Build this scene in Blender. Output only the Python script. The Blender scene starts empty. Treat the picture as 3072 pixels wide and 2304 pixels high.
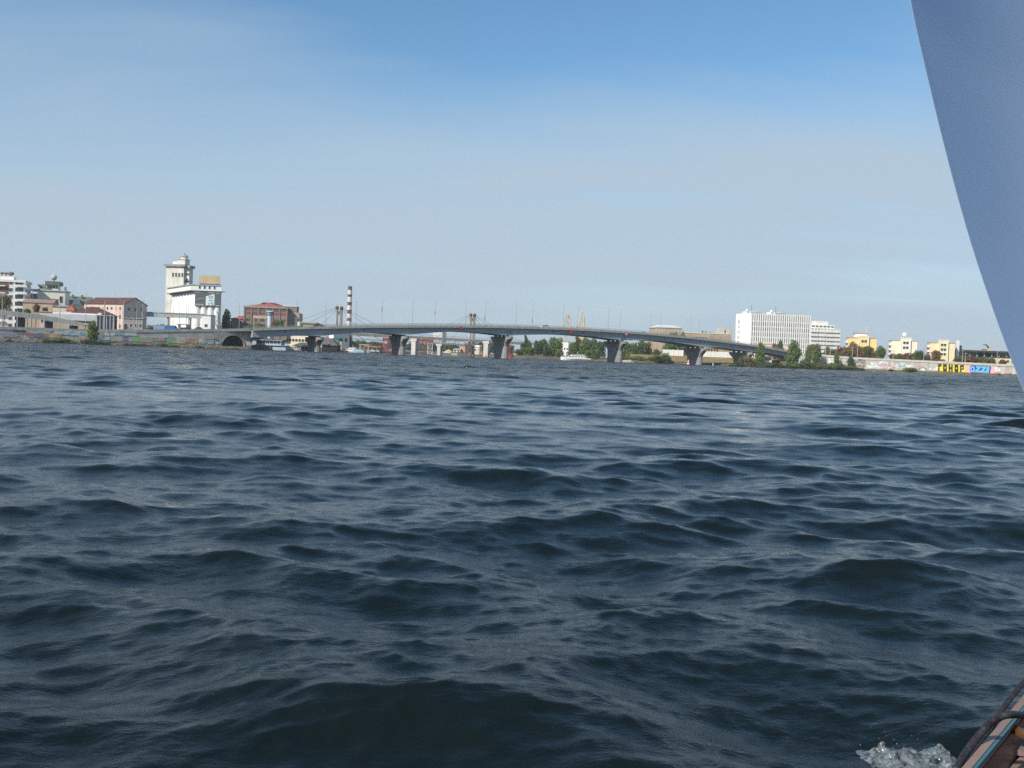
import bpy, bmesh, math, random
import numpy as np
from mathutils import Vector, Matrix
random.seed(7); rng = np.random.default_rng(11)
R = math.radians
S = bpy.context.scene
COL = S.collection

# ------------------------------------------------------------------ camera
FPX, CAMH = 3015.0, 1.5
PITCH, ROLL = 1.64, 2.06
cam = bpy.data.cameras.new('camera'); cam.sensor_width = 36.0
cam.lens = 36.0*FPX/3072.0; cam.clip_start = 0.05; cam.clip_end = 20000
camo = bpy.data.objects.new('camera', cam); COL.objects.link(camo)
CROT = Matrix.Rotation(R(90-PITCH), 3, 'X') @ Matrix.Rotation(R(ROLL), 3, 'Z')
camo.location = (0, 0, CAMH); camo.rotation_euler = CROT.to_euler()
S.camera = camo
cam.dof.use_dof = False

# ------------------------------------------------------------------ sky and sun
SUN_EL, SUN_AZ = 37.0, -138.0      # azimuth clockwise from +Y: the sun stands behind the camera, to the left
sund = Vector((math.sin(R(SUN_AZ))*math.cos(R(SUN_EL)), math.cos(R(SUN_AZ))*math.cos(R(SUN_EL)), math.sin(R(SUN_EL))))
W = bpy.data.worlds.new('World'); S.world = W; W.use_nodes = True
nt = W.node_tree; nt.nodes.clear()
def N(tree, typ, **kw):
    n = tree.nodes.new(typ)
    for k, v in kw.items():
        if k.startswith('i_'): n.inputs[k[2:].replace('_', ' ')].default_value = v
        else: setattr(n, k, v)
    return n
sky = N(nt, 'ShaderNodeTexSky', sky_type='NISHITA', sun_disc=False, sun_elevation=R(SUN_EL), sun_rotation=R(SUN_AZ),
        air_density=1.0, dust_density=0.6, ozone_density=4.0, altitude=100)
tc = N(nt, 'ShaderNodeTexCoord')
sep = N(nt, 'ShaderNodeSeparateXYZ'); nt.links.new(tc.outputs['Generated'], sep.inputs[0])
def mth(tree, op, a, b=None, c=None, clamp=False):
    n = tree.nodes.new('ShaderNodeMath'); n.operation = op; n.use_clamp = clamp
    for i, v in enumerate((a, b, c)):
        if v is None: continue
        if isinstance(v, (int, float)): n.inputs[i].default_value = v
        else: tree.links.new(v, n.inputs[i])
    return n.outputs[0]
zc_ = mth(nt, 'MAXIMUM', sep.outputs['Z'], 0.0)
den = mth(nt, 'ADD', zc_, 0.10)
cx = mth(nt, 'DIVIDE', sep.outputs['X'], den); cy = mth(nt, 'DIVIDE', sep.outputs['Y'], den)
cmb = N(nt, 'ShaderNodeCombineXYZ'); nt.links.new(cx, cmb.inputs[0]); nt.links.new(cy, cmb.inputs[1])
mp = N(nt, 'ShaderNodeMapping'); mp.inputs['Location'].default_value = (1.293, 3.486, 0); mp.inputs['Rotation'].default_value = (0, 0, R(-9)); mp.inputs['Scale'].default_value = (0.16, 0.62, 1)
nt.links.new(cmb.outputs[0], mp.inputs[0])
n1 = N(nt, 'ShaderNodeTexNoise', noise_dimensions='3D', i_Scale=2.0, i_Detail=8.0, i_Roughness=0.56, i_Distortion=0.5)
nt.links.new(mp.outputs[0], n1.inputs['Vector'])
n2 = N(nt, 'ShaderNodeTexNoise', noise_dimensions='3D', i_Scale=0.383, i_Detail=2.0)
mp2 = N(nt, 'ShaderNodeMapping'); mp2.inputs['Location'].default_value = (1.034, -14.764, 0)
nt.links.new(cmb.outputs[0], mp2.inputs[0]); nt.links.new(mp2.outputs[0], n2.inputs['Vector'])
# thin high haze: thick towards the horizon, torn into streaks higher up
band = N(nt, 'ShaderNodeMapRange', interpolation_type='SMOOTHSTEP'); nt.links.new(zc_, band.inputs['Value'])
for k_, v_ in (('From Min', 0.05), ('From Max', 0.327), ('To Min', 0.86), ('To Max', 0.03)): band.inputs[k_].default_value = v_
tear = mth(nt, 'ADD', mth(nt, 'MULTIPLY_ADD', n1.outputs['Fac'], 1.23, -0.615), mth(nt, 'MULTIPLY_ADD', n2.outputs['Fac'], 1.92, -0.80))
amp = N(nt, 'ShaderNodeMapRange'); nt.links.new(zc_, amp.inputs['Value'])
for k_, v_ in (('From Min', 0.02), ('From Max', 0.14), ('To Min', 0.15), ('To Max', 1.0)): amp.inputs[k_].default_value = v_
cf = mth(nt, 'MINIMUM', mth(nt, 'ADD', band.outputs[0], mth(nt, 'MULTIPLY', tear, amp.outputs[0]), None, True), 0.92)
hsv = N(nt, 'ShaderNodeHueSaturation', i_Saturation=1.09, i_Hue=0.491); nt.links.new(sky.outputs[0], hsv.inputs['Color'])
mixc = N(nt, 'ShaderNodeMix', data_type='RGBA')
nt.links.new(cf, mixc.inputs['Factor']); nt.links.new(hsv.outputs[0], mixc.inputs['A'])
mixc.inputs['B'].default_value = (3.34, 4.14, 4.88, 1)
bg = N(nt, 'ShaderNodeBackground', i_Strength=0.14); nt.links.new(mixc.outputs['Result'], bg.inputs[0])
wo = N(nt, 'ShaderNodeOutputWorld'); nt.links.new(bg.outputs[0], wo.inputs[0])

sl = bpy.data.lights.new('sun', 'SUN'); sl.energy = 5.0; sl.angle = R(0.53); sl.color = (1.0, 0.93, 0.82)
so = bpy.data.objects.new('sun', sl); COL.objects.link(so); so.rotation_euler = sund.to_track_quat('Z', 'Y').to_euler()
so.location = (-30, -30, 60)
S.view_settings.view_transform = 'Standard'; S.view_settings.look = 'None'
S.view_settings.exposure = 0.0; S.view_settings.gamma = 1.0; S.view_settings.use_curve_mapping = False
S.render.engine = 'CYCLES'
S.cycles.use_denoising = False
S.cycles.max_bounces = 6; S.cycles.transparent_max_bounces = 12
S.cycles.caustics_reflective = False; S.cycles.caustics_refractive = False

# ------------------------------------------------------------------ helpers: measuring
def ray(px, py): return CROT @ Vector(((px-1536)/FPX, -(py-1152)/FPX, -1.0))
def at(p, Y):
    d = ray(*p); return Vector((0, 0, CAMH)) + d*(Y/d.y)
def hor(px): return 1010.3 + 0.036*px
def gx(px, Y): return at((px, hor(px)), Y).x
def reg(ox, oy, s=420/2212): return lambda x, y: (ox+x*s, oy+y*s)
r1, r2, r3, r4, r5, r6, r7 = reg(0, 740), reg(380, 740), reg(720, 800), reg(1100, 840), reg(1480, 840), reg(1860, 850), reg(2180, 860)
r8 = reg(2560, 880, 512/2212)

# ------------------------------------------------------------------ helpers: materials
MATS = {}
def M(name, c, rough=0.8, var=0.16, scale=0.35, metal=0.0, streak=0.0, spec=0.35, bump=0.0, c2=None):
    """a procedural surface: base colour, blotches of wear, optional vertical streaks and fine relief"""
    if name in MATS: return MATS[name]
    m = bpy.data.materials.new(name); m.use_nodes = True; t = m.node_tree; b = t.nodes['Principled BSDF']
    b.inputs['Roughness'].default_value = rough; b.inputs['Metallic'].default_value = metal
    b.inputs['Specular IOR Level'].default_value = spec
    g = N(t, 'ShaderNodeNewGeometry')
    nz = N(t, 'ShaderNodeTexNoise', i_Scale=scale, i_Detail=6.0, i_Roughness=0.6); t.links.new(g.outputs['Position'], nz.inputs['Vector'])
    lo = tuple(max(0, x*(1-var)) for x in c); hi = tuple(min(1, x*(1+var)) for x in c)
    if c2: lo = c2
    rp = N(t, 'ShaderNodeValToRGB'); e = rp.color_ramp.elements
    e[0].position = 0.32; e[0].color = (*lo, 1); e[1].position = 0.68; e[1].color = (*hi, 1)
    t.links.new(nz.outputs['Fac'], rp.inputs[0]); out = rp.outputs[0]
    if streak > 0:
        mpn = N(t, 'ShaderNodeMapping'); mpn.inputs['Scale'].default_value = (1.1, 1.1, 0.07); t.links.new(g.outputs['Position'], mpn.inputs[0])
        ns = N(t, 'ShaderNodeTexNoise', i_Scale=1.0, i_Detail=5.0, i_Roughness=0.65); t.links.new(mpn.outputs[0], ns.inputs['Vector'])
        f = mth(t, 'MULTIPLY', mth(t, 'MULTIPLY_ADD', ns.outputs['Fac'], 3.2, -1.45, True), streak)
        mx = N(t, 'ShaderNodeMix', data_type='RGBA', blend_type='MULTIPLY'); t.links.new(f, mx.inputs['Factor']); t.links.new(out, mx.inputs['A'])
        mx.inputs['B'].default_value = (0.42, 0.40, 0.37, 1); out = mx.outputs['Result']
    t.links.new(out, b.inputs['Base Color'])
    if bump > 0:
        bn = N(t, 'ShaderNodeBump', i_Strength=bump, i_Distance=0.05); n3 = N(t, 'ShaderNodeTexNoise', i_Scale=scale*12, i_Detail=4.0)
        t.links.new(g.outputs['Position'], n3.inputs['Vector']); t.links.new(n3.outputs['Fac'], bn.inputs['Height']); t.links.new(bn.outputs[0], b.inputs['Normal'])
    MATS[name] = m; return m
def glass(name, c, rough=0.12):
    return M(name, c, rough=rough, var=0.35, scale=0.5, spec=0.6)
def leafmat(name, a, b_, sc=0.9):
    if name in MATS: return MATS[name]
    m = bpy.data.materials.new(name); m.use_nodes = True; t = m.node_tree; b = t.nodes['Principled BSDF']
    b.inputs['Roughness'].default_value = 0.6; b.inputs['Specular IOR Level'].default_value = 0.25
    g = N(t, 'ShaderNodeNewGeometry'); nz = N(t, 'ShaderNodeTexNoise', i_Scale=sc, i_Detail=3.0); t.links.new(g.outputs['Position'], nz.inputs['Vector'])
    oi = N(t, 'ShaderNodeObjectInfo')
    f = mth(t, 'ADD', mth(t, 'MULTIPLY_ADD', nz.outputs['Fac'], 1.7, -0.5), mth(t, 'MULTIPLY_ADD', oi.outputs['Random'], 0.5, -0.15), None, True)
    rp = N(t, 'ShaderNodeValToRGB'); e = rp.color_ramp.elements; e[0].color = (*a, 1); e[1].color = (*b_, 1); t.links.new(f, rp.inputs[0])
    t.links.new(rp.outputs[0], b.inputs['Base Color'])
    tr = N(t, 'ShaderNodeBsdfTranslucent'); t.links.new(rp.outputs[0], tr.inputs[0])
    ms = N(t, 'ShaderNodeMixShader'); ms.inputs[0].default_value = 0.25
    t.links.new(b.outputs[0], ms.inputs[1]); t.links.new(tr.outputs[0], ms.inputs[2]); t.links.new(ms.outputs[0], t.nodes['Material Output'].inputs[0])
    MATS[name] = m; return m

# ------------------------------------------------------------------ helpers: objects
def tag(o, label=None, cat=None, group=None, kind=None):
    if label: o['label'] = label
    if cat: o['category'] = cat
    if group: o['group'] = group
    if kind: o['kind'] = kind
    return o
def E(name, loc=(0, 0, 0), rz=0.0, label=None, cat=None, group=None):
    o = bpy.data.objects.new(name, None); COL.objects.link(o); o.location = loc; o.rotation_euler = (0, 0, rz)
    o.empty_display_size = 0.5
    return tag(o, label, cat, group)
def inst(name, mesh, parent=None, loc=(0, 0, 0), rz=0.0, sc=(1, 1, 1), kind=None):
    o = bpy.data.objects.new(name, mesh); COL.objects.link(o); o.location = loc; o.rotation_euler = (0, 0, rz); o.scale = sc
    if parent is not None: o.parent = parent
    if kind: o['kind'] = kind
    return o
class MB:
    def __init__(s): s.v = []; s.f = []; s.m = []
    def add(s, vs, fs, mi=0):
        k = len(s.v); s.v += [tuple(v) for v in vs]; s.f += [tuple(i+k for i in f) for f in fs]; s.m += [mi]*len(fs); return s
    def box(s, x0, x1, y0, y1, z0, z1, mi=0):
        return s.hexa([(x0, y0, z0), (x1, y0, z0), (x1, y1, z0), (x0, y1, z0), (x0, y0, z1), (x1, y0, z1), (x1, y1, z1), (x0, y1, z1)], mi)
    def hexa(s, p, mi=0):
        return s.add(p, [(0, 3, 2, 1), (4, 5, 6, 7), (0, 1, 5, 4), (1, 2, 6, 5), (2, 3, 7, 6), (3, 0, 4, 7)], mi)
    def prism(s, poly, z0, z1, mi=0):
        n = len(poly); vs = [(x, y, z0) for x, y in poly]+[(x, y, z1) for x, y in poly]
        fs = [tuple(range(n-1, -1, -1)), tuple(range(n, 2*n))]+[(i, (i+1) % n, n+(i+1) % n, n+i) for i in range(n)]
        return s.add(vs, fs, mi)
    def ext(s, poly, y0, y1, mi=0):           # polygon in x,z pushed along y
        n = len(poly); vs = [(x, y0, z) for x, z in poly]+[(x, y1, z) for x, z in poly]
        fs = [tuple(range(n)), tuple(range(2*n-1, n-1, -1))]+[(i, n+i, n+(i+1) % n, (i+1) % n) for i in range(n)]
        return s.add(vs, fs, mi)
    def extx(s, poly, x0, x1, mi=0):          # polygon in y,z pushed along x
        n = len(poly); vs = [(x0, y, z) for y, z in poly]+[(x1, y, z) for y, z in poly]
        fs = [tuple(range(n-1, -1, -1)), tuple(range(n, 2*n))]+[(i, (i+1) % n, n+(i+1) % n, n+i) for i in range(n)]
        return s.add(vs, fs, mi)
    def path(s, pts, rad, n=6, mi=0, cap=True):
        pts = [Vector(p) for p in pts]; rads = rad if isinstance(rad, (list, tuple)) else [rad]*len(pts)
        vs = []; up = Vector((0.13, 0.27, 0.95))
        for i, p in enumerate(pts):
            d = (pts[min(i+1, len(pts)-1)]-pts[max(i-1, 0)]).normalized()
            a = d.cross(up);
            if a.length < 0.05: a = d.cross(Vector((1, 0, 0)))
            a.normalize(); b = d.cross(a)
            for k in range(n):
                t = 2*math.pi*k/n; vs.append(p+(a*math.cos(t)+b*math.sin(t))*rads[i])
        fs = [(i*n+k, i*n+(k+1) % n, (i+1)*n+(k+1) % n, (i+1)*n+k) for i in range(len(pts)-1) for k in range(n)]
        if cap: fs += [tuple(range(n-1, -1, -1)), tuple(range((len(pts)-1)*n, len(pts)*n))]
        return s.add(vs, fs, mi)
    def cyl(s, x, y, z0, z1, r0, r1=None, n=16, mi=0):
        r1 = r0 if r1 is None else r1
        vs = [(x+r0*math.cos(2*math.pi*k/n), y+r0*math.sin(2*math.pi*k/n), z0) for k in range(n)]
        vs += [(x+r1*math.cos(2*math.pi*k/n), y+r1*math.sin(2*math.pi*k/n), z1) for k in range(n)]
        fs = [tuple(range(n-1, -1, -1)), tuple(range(n, 2*n))]+[(i, (i+1) % n, n+(i+1) % n, n+i) for i in range(n)]
        return s.add(vs, fs, mi)
    def sph(s, c, r, n=12, m=8, sz=1.0, mi=0):
        vs = [(c[0]+r*math.sin(math.pi*j/m)*math.cos(2*math.pi*i/n), c[1]+r*math.sin(math.pi*j/m)*math.sin(2*math.pi*i/n), c[2]+sz*r*math.cos(math.pi*j/m)) for j in range(m+1) for i in range(n)]
        fs = [(j*n+i, (j+1)*n+i, (j+1)*n+(i+1) % n, j*n+(i+1) % n) for j in range(m) for i in range(n)]
        return s.add(vs, fs, mi)
    def mesh(s, name, mats, smooth=False):
        me = bpy.data.meshes.new(name); me.from_pydata(s.v, [], s.f)
        for m in (mats if isinstance(mats, (list, tuple)) else [mats]): me.materials.append(m)
        if len(me.polygons) == len(s.m): me.polygons.foreach_set('material_index', s.m)
        if smooth: me.polygons.foreach_set('use_smooth', [True]*len(me.polygons))
        me.update(); return me
    def build(s, name, mats, parent=None, world=False, smooth=False, kind=None):
        if world and parent is not None:
            def wm(o):
                m = Matrix.Translation(o.location) @ Matrix.Rotation(o.rotation_euler.z, 4, 'Z')
                return wm(o.parent) @ m if o.parent else m
            inv = wm(parent).inverted()
            s.v = [tuple(inv @ Vector(v)) for v in s.v]
        return inst(name, s.mesh(name, mats, smooth), parent, kind=kind)
# ================================================================== WATER
def water():
    ang_f = np.radians(np.linspace(-33.5, 33.5, 560))
    left = np.radians(np.linspace(-180, -36, 30)); right = np.radians(np.linspace(36, 180, 30))
    ang = np.concatenate([left, ang_f, right])
    rr = [0.25]; r = 0.25
    while r < 6000:
        if r < 2.2: dr = 0.12
        elif r < 60: dr = max(0.0046*r, 0.012)
        elif r < 170: dr = 0.29+(r-60)*0.0011
        elif r < 480: dr = 0.42+(r-170)*0.0018
        elif r < 700: dr = 1.0+(r-480)*0.02
        else: dr = 0.35*r
        r += dr; rr.append(r)
    rr = np.array(rr); nr, na = len(rr), len(ang)
    dr = np.gradient(rr)
    X = (rr[:, None]*np.sin(ang)[None, :]).astype(np.float32); Y = (rr[:, None]*np.cos(ang)[None, :]).astype(np.float32)
    Z = np.zeros_like(X); DX = np.zeros_like(X); DY = np.zeros_like(X)
    cell = np.maximum(dr, rr*0.0021)
    g = np.random.default_rng(5)
    lams = np.exp(np.linspace(math.log(0.085), math.log(7.0), 130))
    g.shuffle(lams)
    for lam in lams:
        k = 2*math.pi/lam
        spread = 0.48+0.40*max(0, min(1, math.log(2.2/lam)/3.0))
        th = math.radians(-96)+g.normal(0, spread)
        # slope spectrum: a hump at two metres and a tail of ripples
        sl_ = (0.0185 if lam < 2.0 else 0.0175*math.exp(-((lam-2.0)/1.6)**2)+0.0035)+0.0060*math.exp(-(math.log(lam/1.5))**2/(2*0.40**2))
        sl_ += 0.010*math.exp(-(math.log(lam/3.3))**2/(2*0.35**2))      # a few longer, taller crests
        if 0.25 < lam < 0.95: sl_ *= 1.28
        elif lam <= 0.25: sl_ *= 1.15
        a = 0.90*sl_/k
        kx, ky = k*math.cos(th), k*math.sin(th); ph = g.uniform(0, 6.283)
        wt = np.clip((lam/cell-2.1)/1.8, 0, 1).astype(np.float32)
        rows = np.nonzero(wt > 0)[0]
        if len(rows) == 0: continue
        n = rows[-1]+1
        p = np.float32(kx)*X[:n]+np.float32(ky)*Y[:n]+np.float32(ph)
        c, s_ = np.cos(p), np.sin(p); w = (a*wt[:n])[:, None]
        Z[:n] += w*c; q = 0.95
        DX[:n] -= (q*math.cos(th))*w*s_; DY[:n] -= (q*math.sin(th))*w*s_
    # gusts: patches of rougher and calmer water
    gust = 1+0.30*np.sin(X*0.11+Y*0.05+1)*np.sin(Y*0.16-X*0.03)+0.18*np.sin(X*0.37-Y*0.21+2)
    fadeang = np.clip((math.radians(36)-np.abs(ang))/math.radians(2.5), 0, 1).astype(np.float32)[None, :]
    Z *= gust*fadeang; DX *= gust*fadeang; DY *= gust*fadeang
    co = np.stack([X+DX, Y+DY, Z], -1).reshape(-1, 3)
    i = np.arange(nr-1)[:, None]*na+np.arange(na-1)[None, :]
    quads = np.stack([i, i+1, i+na+1, i+na], -1).reshape(-1, 4)[:, ::-1]
    me = bpy.data.meshes.new('river'); me.vertices.add(len(co)); me.vertices.foreach_set('co', co.astype(np.float32).ravel())
    nq = len(quads); me.loops.add(nq*4); me.loops.foreach_set('vertex_index', quads.astype(np.int32).ravel())
    me.polygons.add(nq); me.polygons.foreach_set('loop_start', np.arange(0, nq*4, 4, dtype=np.int32))
    me.polygons.foreach_set('use_smooth', np.ones(nq, dtype=bool)); me.update(calc_edges=True)
    m = bpy.data.materials.new('river_water'); m.use_nodes = True; t = m.node_tree; b = t.nodes['Principled BSDF']
    b.inputs['Base Color'].default_value = (0.0056, 0.0102, 0.0104, 1); b.inputs['Roughness'].default_value = 0.05
    b.inputs['IOR'].default_value = 1.333; b.inputs['Specular IOR Level'].default_value = 0.31
    ge = N(t, 'ShaderNodeNewGeometry')
    # capillary ripples and, far out, the chop that the mesh no longer carries
    mpa = N(t, 'ShaderNodeMapping'); mpa.inputs['Scale'].default_value = (0.55, 1.0, 1.0); t.links.new(ge.outputs['Position'], mpa.inputs[0])
    na_ = N(t, 'ShaderNodeTexNoise', i_Scale=7.0, i_Detail=7.0, i_Roughness=0.68, i_Distortion=0.6); t.links.new(mpa.outputs[0], na_.inputs['Vector'])
    nb_ = N(t, 'ShaderNodeTexNoise', i_Scale=0.5, i_Detail=8.0, i_Roughness=0.68, i_Distortion=0.5); t.links.new(mpa.outputs[0], nb_.inputs['Vector'])
    cd = N(t, 'ShaderNodeVectorMath', operation='LENGTH'); t.links.new(ge.outputs['Position'], cd.inputs[0])
    far = mth(t, 'MULTIPLY_ADD', cd.outputs['Value'], 1/110.0, -0.35, True)
    nc_ = N(t, 'ShaderNodeTexNoise', i_Scale=26.0, i_Detail=4.0, i_Roughness=0.6, i_Distortion=0.8); t.links.new(mpa.outputs[0], nc_.inputs['Vector'])
    b0 = N(t, 'ShaderNodeBump', i_Strength=0.85, i_Distance=0.0042); t.links.new(nc_.outputs['Fac'], b0.inputs['Height'])
    b1 = N(t, 'ShaderNodeBump', i_Strength=0.85, i_Distance=0.012); t.links.new(na_.outputs['Fac'], b1.inputs['Height']); t.links.new(b0.outputs[0], b1.inputs['Normal'])
    b2 = N(t, 'ShaderNodeBump', i_Distance=2.3); t.links.new(nb_.outputs['Fac'], b2.inputs['Height']); t.links.new(far, b2.inputs['Strength'])
    t.links.new(mth(t, 'MULTIPLY_ADD', far, 0.12, 0.04), b.inputs['Roughness']); t.links.new(b1.outputs[0], b2.inputs['Normal']); t.links.new(b2.outputs[0], b.inputs['Normal'])
    me.materials.append(m)
    o = inst('river', me); tag(o, kind='structure'); return o
water()

# ================================================================== GROUND
CONC = M('weathered_concrete', (0.36, 0.34, 0.30), var=0.22, scale=0.5, streak=0.55)
CONC2 = M('pale_concrete', (0.50, 0.48, 0.43), var=0.14, scale=0.4, streak=0.3)
SOIL = M('river_bank_soil', (0.125, 0.095, 0.068), var=0.4, scale=0.35, c2=(0.085, 0.085, 0.045), rough=0.95)
ASPH = M('asphalt', (0.07, 0.07, 0.07), var=0.2, scale=0.5)
SHORE = [(-2600, 270), (-900, 295), (-300, 318), (0, 334), (140, 343), (420, 361), (665, 380), (748, 388), (800, 404), (875, 468), (1010, 482),
         (1060, 505), (1110, 545), (1180, 600), (1260, 640), (1480, 640), (1535, 560), (1570, 522), (1700, 540), (1780, 545),
         (1850, 520), (1900, 515), (2050, 530), (2200, 505), (2400, 505), (2600, 500), (3035, 460), (3400, 445), (5200, 400)]
def shoreY(px): return float(np.interp(px, [s[0] for s in SHORE], [s[1] for s in SHORE]))
def ground():
    pxs = np.concatenate([np.linspace(-2600, -300, 12), np.arange(-290, 3400, 9), np.linspace(3410, 5200, 14)])
    rows = [(-0.8, -0.5), (0.4, 0.15), (2.0, 0.75), (5.0, 1.05), (16.0, 1.5), (60, 1.9), (400, 2.2), (7000, 2.5)]
    mb = MB(); n = len(pxs)
    for off, z in rows:
        for px in pxs:
            Y = shoreY(px)+off+(random.uniform(-0.5, 0.5) if off < 6 else 0)
            mb.v.append((gx(px, 1.0)*Y, Y, z+(random.uniform(-.12, .12) if 0 < off < 6 else 0)))
    for j in range(len(rows)-1):
        for i in range(n-1): mb.f.append((j*n+i, j*n+i+1, (j+1)*n+i+1, (j+1)*n+i)); mb.m.append(0)
    o = mb.build('river_bank', SOIL); tag(o, kind='structure')
ground()

# ================================================================== TREES (templates, later copied)
LEAF = {'green': leafmat('leaf_green', (0.090, 0.145, 0.036), (0.215, 0.28, 0.078)),
        'dark': leafmat('leaf_dark_green', (0.058, 0.092, 0.032), (0.13, 0.175, 0.058)),
        'light': leafmat('leaf_light_green', (0.15, 0.21, 0.05), (0.29, 0.34, 0.10)),
        'brown': leafmat('leaf_autumn_brown', (0.20, 0.092, 0.05), (0.26, 0.17, 0.07), sc=0.35),
        'olive': leafmat('leaf_olive', (0.125, 0.135, 0.045), (0.25, 0.215, 0.08), sc=0.5),
        'hazy': leafmat('leaf_far_green', (0.10, 0.14, 0.075), (0.19, 0.225, 0.10))}
BARK = M('bark', (0.11, 0.085, 0.06), var=0.3, scale=2.0)
def crown_mesh(shape, key, n, seed):
    g = np.random.default_rng(seed)
    if shape == 'round': lobes = [(0, 0, .48, .34, .38)]+[(g.uniform(-.32, .32), g.uniform(-.32, .32), g.uniform(.10, .82), g.uniform(.15, .23), g.uniform(.12, .20)) for _ in range(15)]
    elif shape == 'poplar': lobes = [(g.uniform(-.10, .10), g.uniform(-.10, .10), z, .30*math.sin(math.pi*min(.97, .18+z*.83))**.7+.05, .13) for z in np.linspace(.08, .93, 13)]
    elif shape == 'bush': lobes = [(g.uniform(-.34, .34), g.uniform(-.3, .3), g.uniform(.12, .62), g.uniform(.17, .27), g.uniform(.16, .30)) for _ in range(12)]
    else: lobes = [(g.uniform(-.33, .33), g.uniform(-.33, .33), g.uniform(.25, .85), g.uniform(.12, .2), g.uniform(.10, .17)) for _ in range(14)]
    vol = np.array([l[3]**2*l[4] for l in lobes])**.75; vol /= vol.sum()
    pick = g.choice(len(lobes), n, p=vol); L = np.array(lobes)[pick]
    d = g.normal(size=(n, 3)); d /= np.linalg.norm(d, axis=1)[:, None]
    rad = g.uniform(.35, 1.06, n)**.6
    P = np.stack([L[:, 0]+d[:, 0]*L[:, 3]*rad, L[:, 1]+d[:, 1]*L[:, 3]*rad, L[:, 2]+d[:, 2]*L[:, 4]*rad], 1)
    P[:, 2] = np.clip(P[:, 2], .02, 1.0)
    a = g.normal(size=(n, 3)); a /= np.linalg.norm(a, axis=1)[:, None]
    b = np.cross(a, g.normal(size=(n, 3))); b /= np.linalg.norm(b, axis=1)[:, None]
    sz = g.uniform(.022, .05, n)[:, None]
    V = np.stack([P-a*sz, P+b*sz*.7, P+a*sz, P-b*sz*.7], 1).reshape(-1, 3)
    me = bpy.data.meshes.new('crown'); me.from_pydata(V.tolist(), [], np.arange(4*n).reshape(-1, 4).tolist())
    me.materials.append(LEAF[key]); me.update(); return me
def trunk_mesh(shape, seed):
    g = random.Random(seed); mb = MB()
    top = .9 if shape == 'poplar' else .62
    mb.path([(0, 0, -.02), (.01, 0, .2), (-.01, .01, .42), (.01, 0, top)], [.034, .026, .018, .006], n=7)
    for k in range(7):
        z = g.uniform(.2, .5); t = g.uniform(0, 6.28); r = .28 if shape != 'poplar' else .12
        mb.path([(0, 0, z), (r*.45*math.cos(t), r*.45*math.sin(t), z+.12), (r*math.cos(t), r*math.sin(t), z+.28)], [.014, .009, .004], n=5)
    return mb.mesh('trunk', BARK)
CROWNS = {}; TRUNKS = {}
def tree(name, label, p_top, wpx, Y, pybase=None, base=None, shape='round', key='green', group=None, cat='tree', var=0, hi=False):
    """a tree whose tip is seen at p_top, wpx source pixels wide, standing at distance Y"""
    top = at(p_top, Y)
    if base is None: base = at((p_top[0], pybase), Y).z if pybase else 1.3
    h = max(top.z-base, 0.6); w = wpx/FPX*Y
    kk = (shape, key, var % 3)
    if kk not in CROWNS: CROWNS[kk] = crown_mesh(shape, key, {'round': 3200, 'poplar': 2400, 'bush': 1700}.get(shape, 900), hash(shape) % 97+var*13+3 if False else sum(map(ord, shape))+var*13)
    if shape not in TRUNKS: TRUNKS[shape] = trunk_mesh(shape, 4)
    x = top.x; ch = min(h, w*1.25) if hi else h*.98; w *= 1.22
    root = E(name, (x, Y, base), random.uniform(0, 6.28), label, cat, group)
    unit = {'round': 1.02, 'poplar': .82, 'bush': 1.0}.get(shape, .95)
    inst('crown', CROWNS[kk], root, loc=(0, 0, h-ch), sc=(w/unit, w/unit, ch))
    if shape != 'bush': inst('trunk', TRUNKS[shape], root, sc=(min(w, h)*.9, min(w, h)*.9, h*.96))
    else: inst('stem', TRUNKS[shape], root, sc=(w*.6, w*.6, h*.7))
    return root

# ================================================================== BUILDINGS: generic shells
WIN = {}
def winmesh(w, h, gm, fm, fr=0.10):
    k = (round(w, 2), round(h, 2), gm.name, fm.name)
    if k not in WIN:
        mb = MB().box(-w/2, w/2, -0.02, 0.10, 0, h, 0)
        for a, b_, c, d in ((-w/2-fr, -w/2, -fr, h+fr), (w/2, w/2+fr, -fr, h+fr), (-w/2, w/2, h, h+fr), (-w/2, w/2, -fr, 0)): mb.box(a, b_, -0.09, 0.1, c, d, 1)
        WIN[k] = mb.mesh('window', [gm, fm])
    return WIN[k]
GLASS = glass('window_glass_dark', (0.035, 0.042, 0.05))
GLASS2 = glass('window_glass_blue', (0.09, 0.11, 0.13))
def wins(root, me, face, xs, zs, D=None, w=None, name='window', y0=0.0):
    """copies of one window on the front (y=0), left (x=0) or right (x=w) wall of a building"""
    for x in xs:
        for z in zs:
            if face == 'front': inst(name, me, root, (x, y0, z))
            elif face == 'left': inst(name, me, root, (y0, x, z), -math.pi/2)
            else: inst(name, me, root, (w, x, z), math.pi/2)
def lin(a, b, n): return [a+(b-a)*i/(n-1) for i in range(n)] if n > 1 else [(a+b)/2]
def shell(name, label, L, Rp, Y, yaw, depth, base, cat='building', group=None):
    """an empty at the front left foot of a building; returns it with the front's width and height"""
    A = at(L, Y); d = Vector((math.cos(R(yaw)), math.sin(R(yaw)), 0))
    rr = ray(*Rp); k = rr.x/rr.y
    s = (k*A.y-A.x)/(d.x-k*d.y)
    return E(name, (A.x, A.y, base), R(yaw), label, cat, group), s, A.z-base
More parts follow.
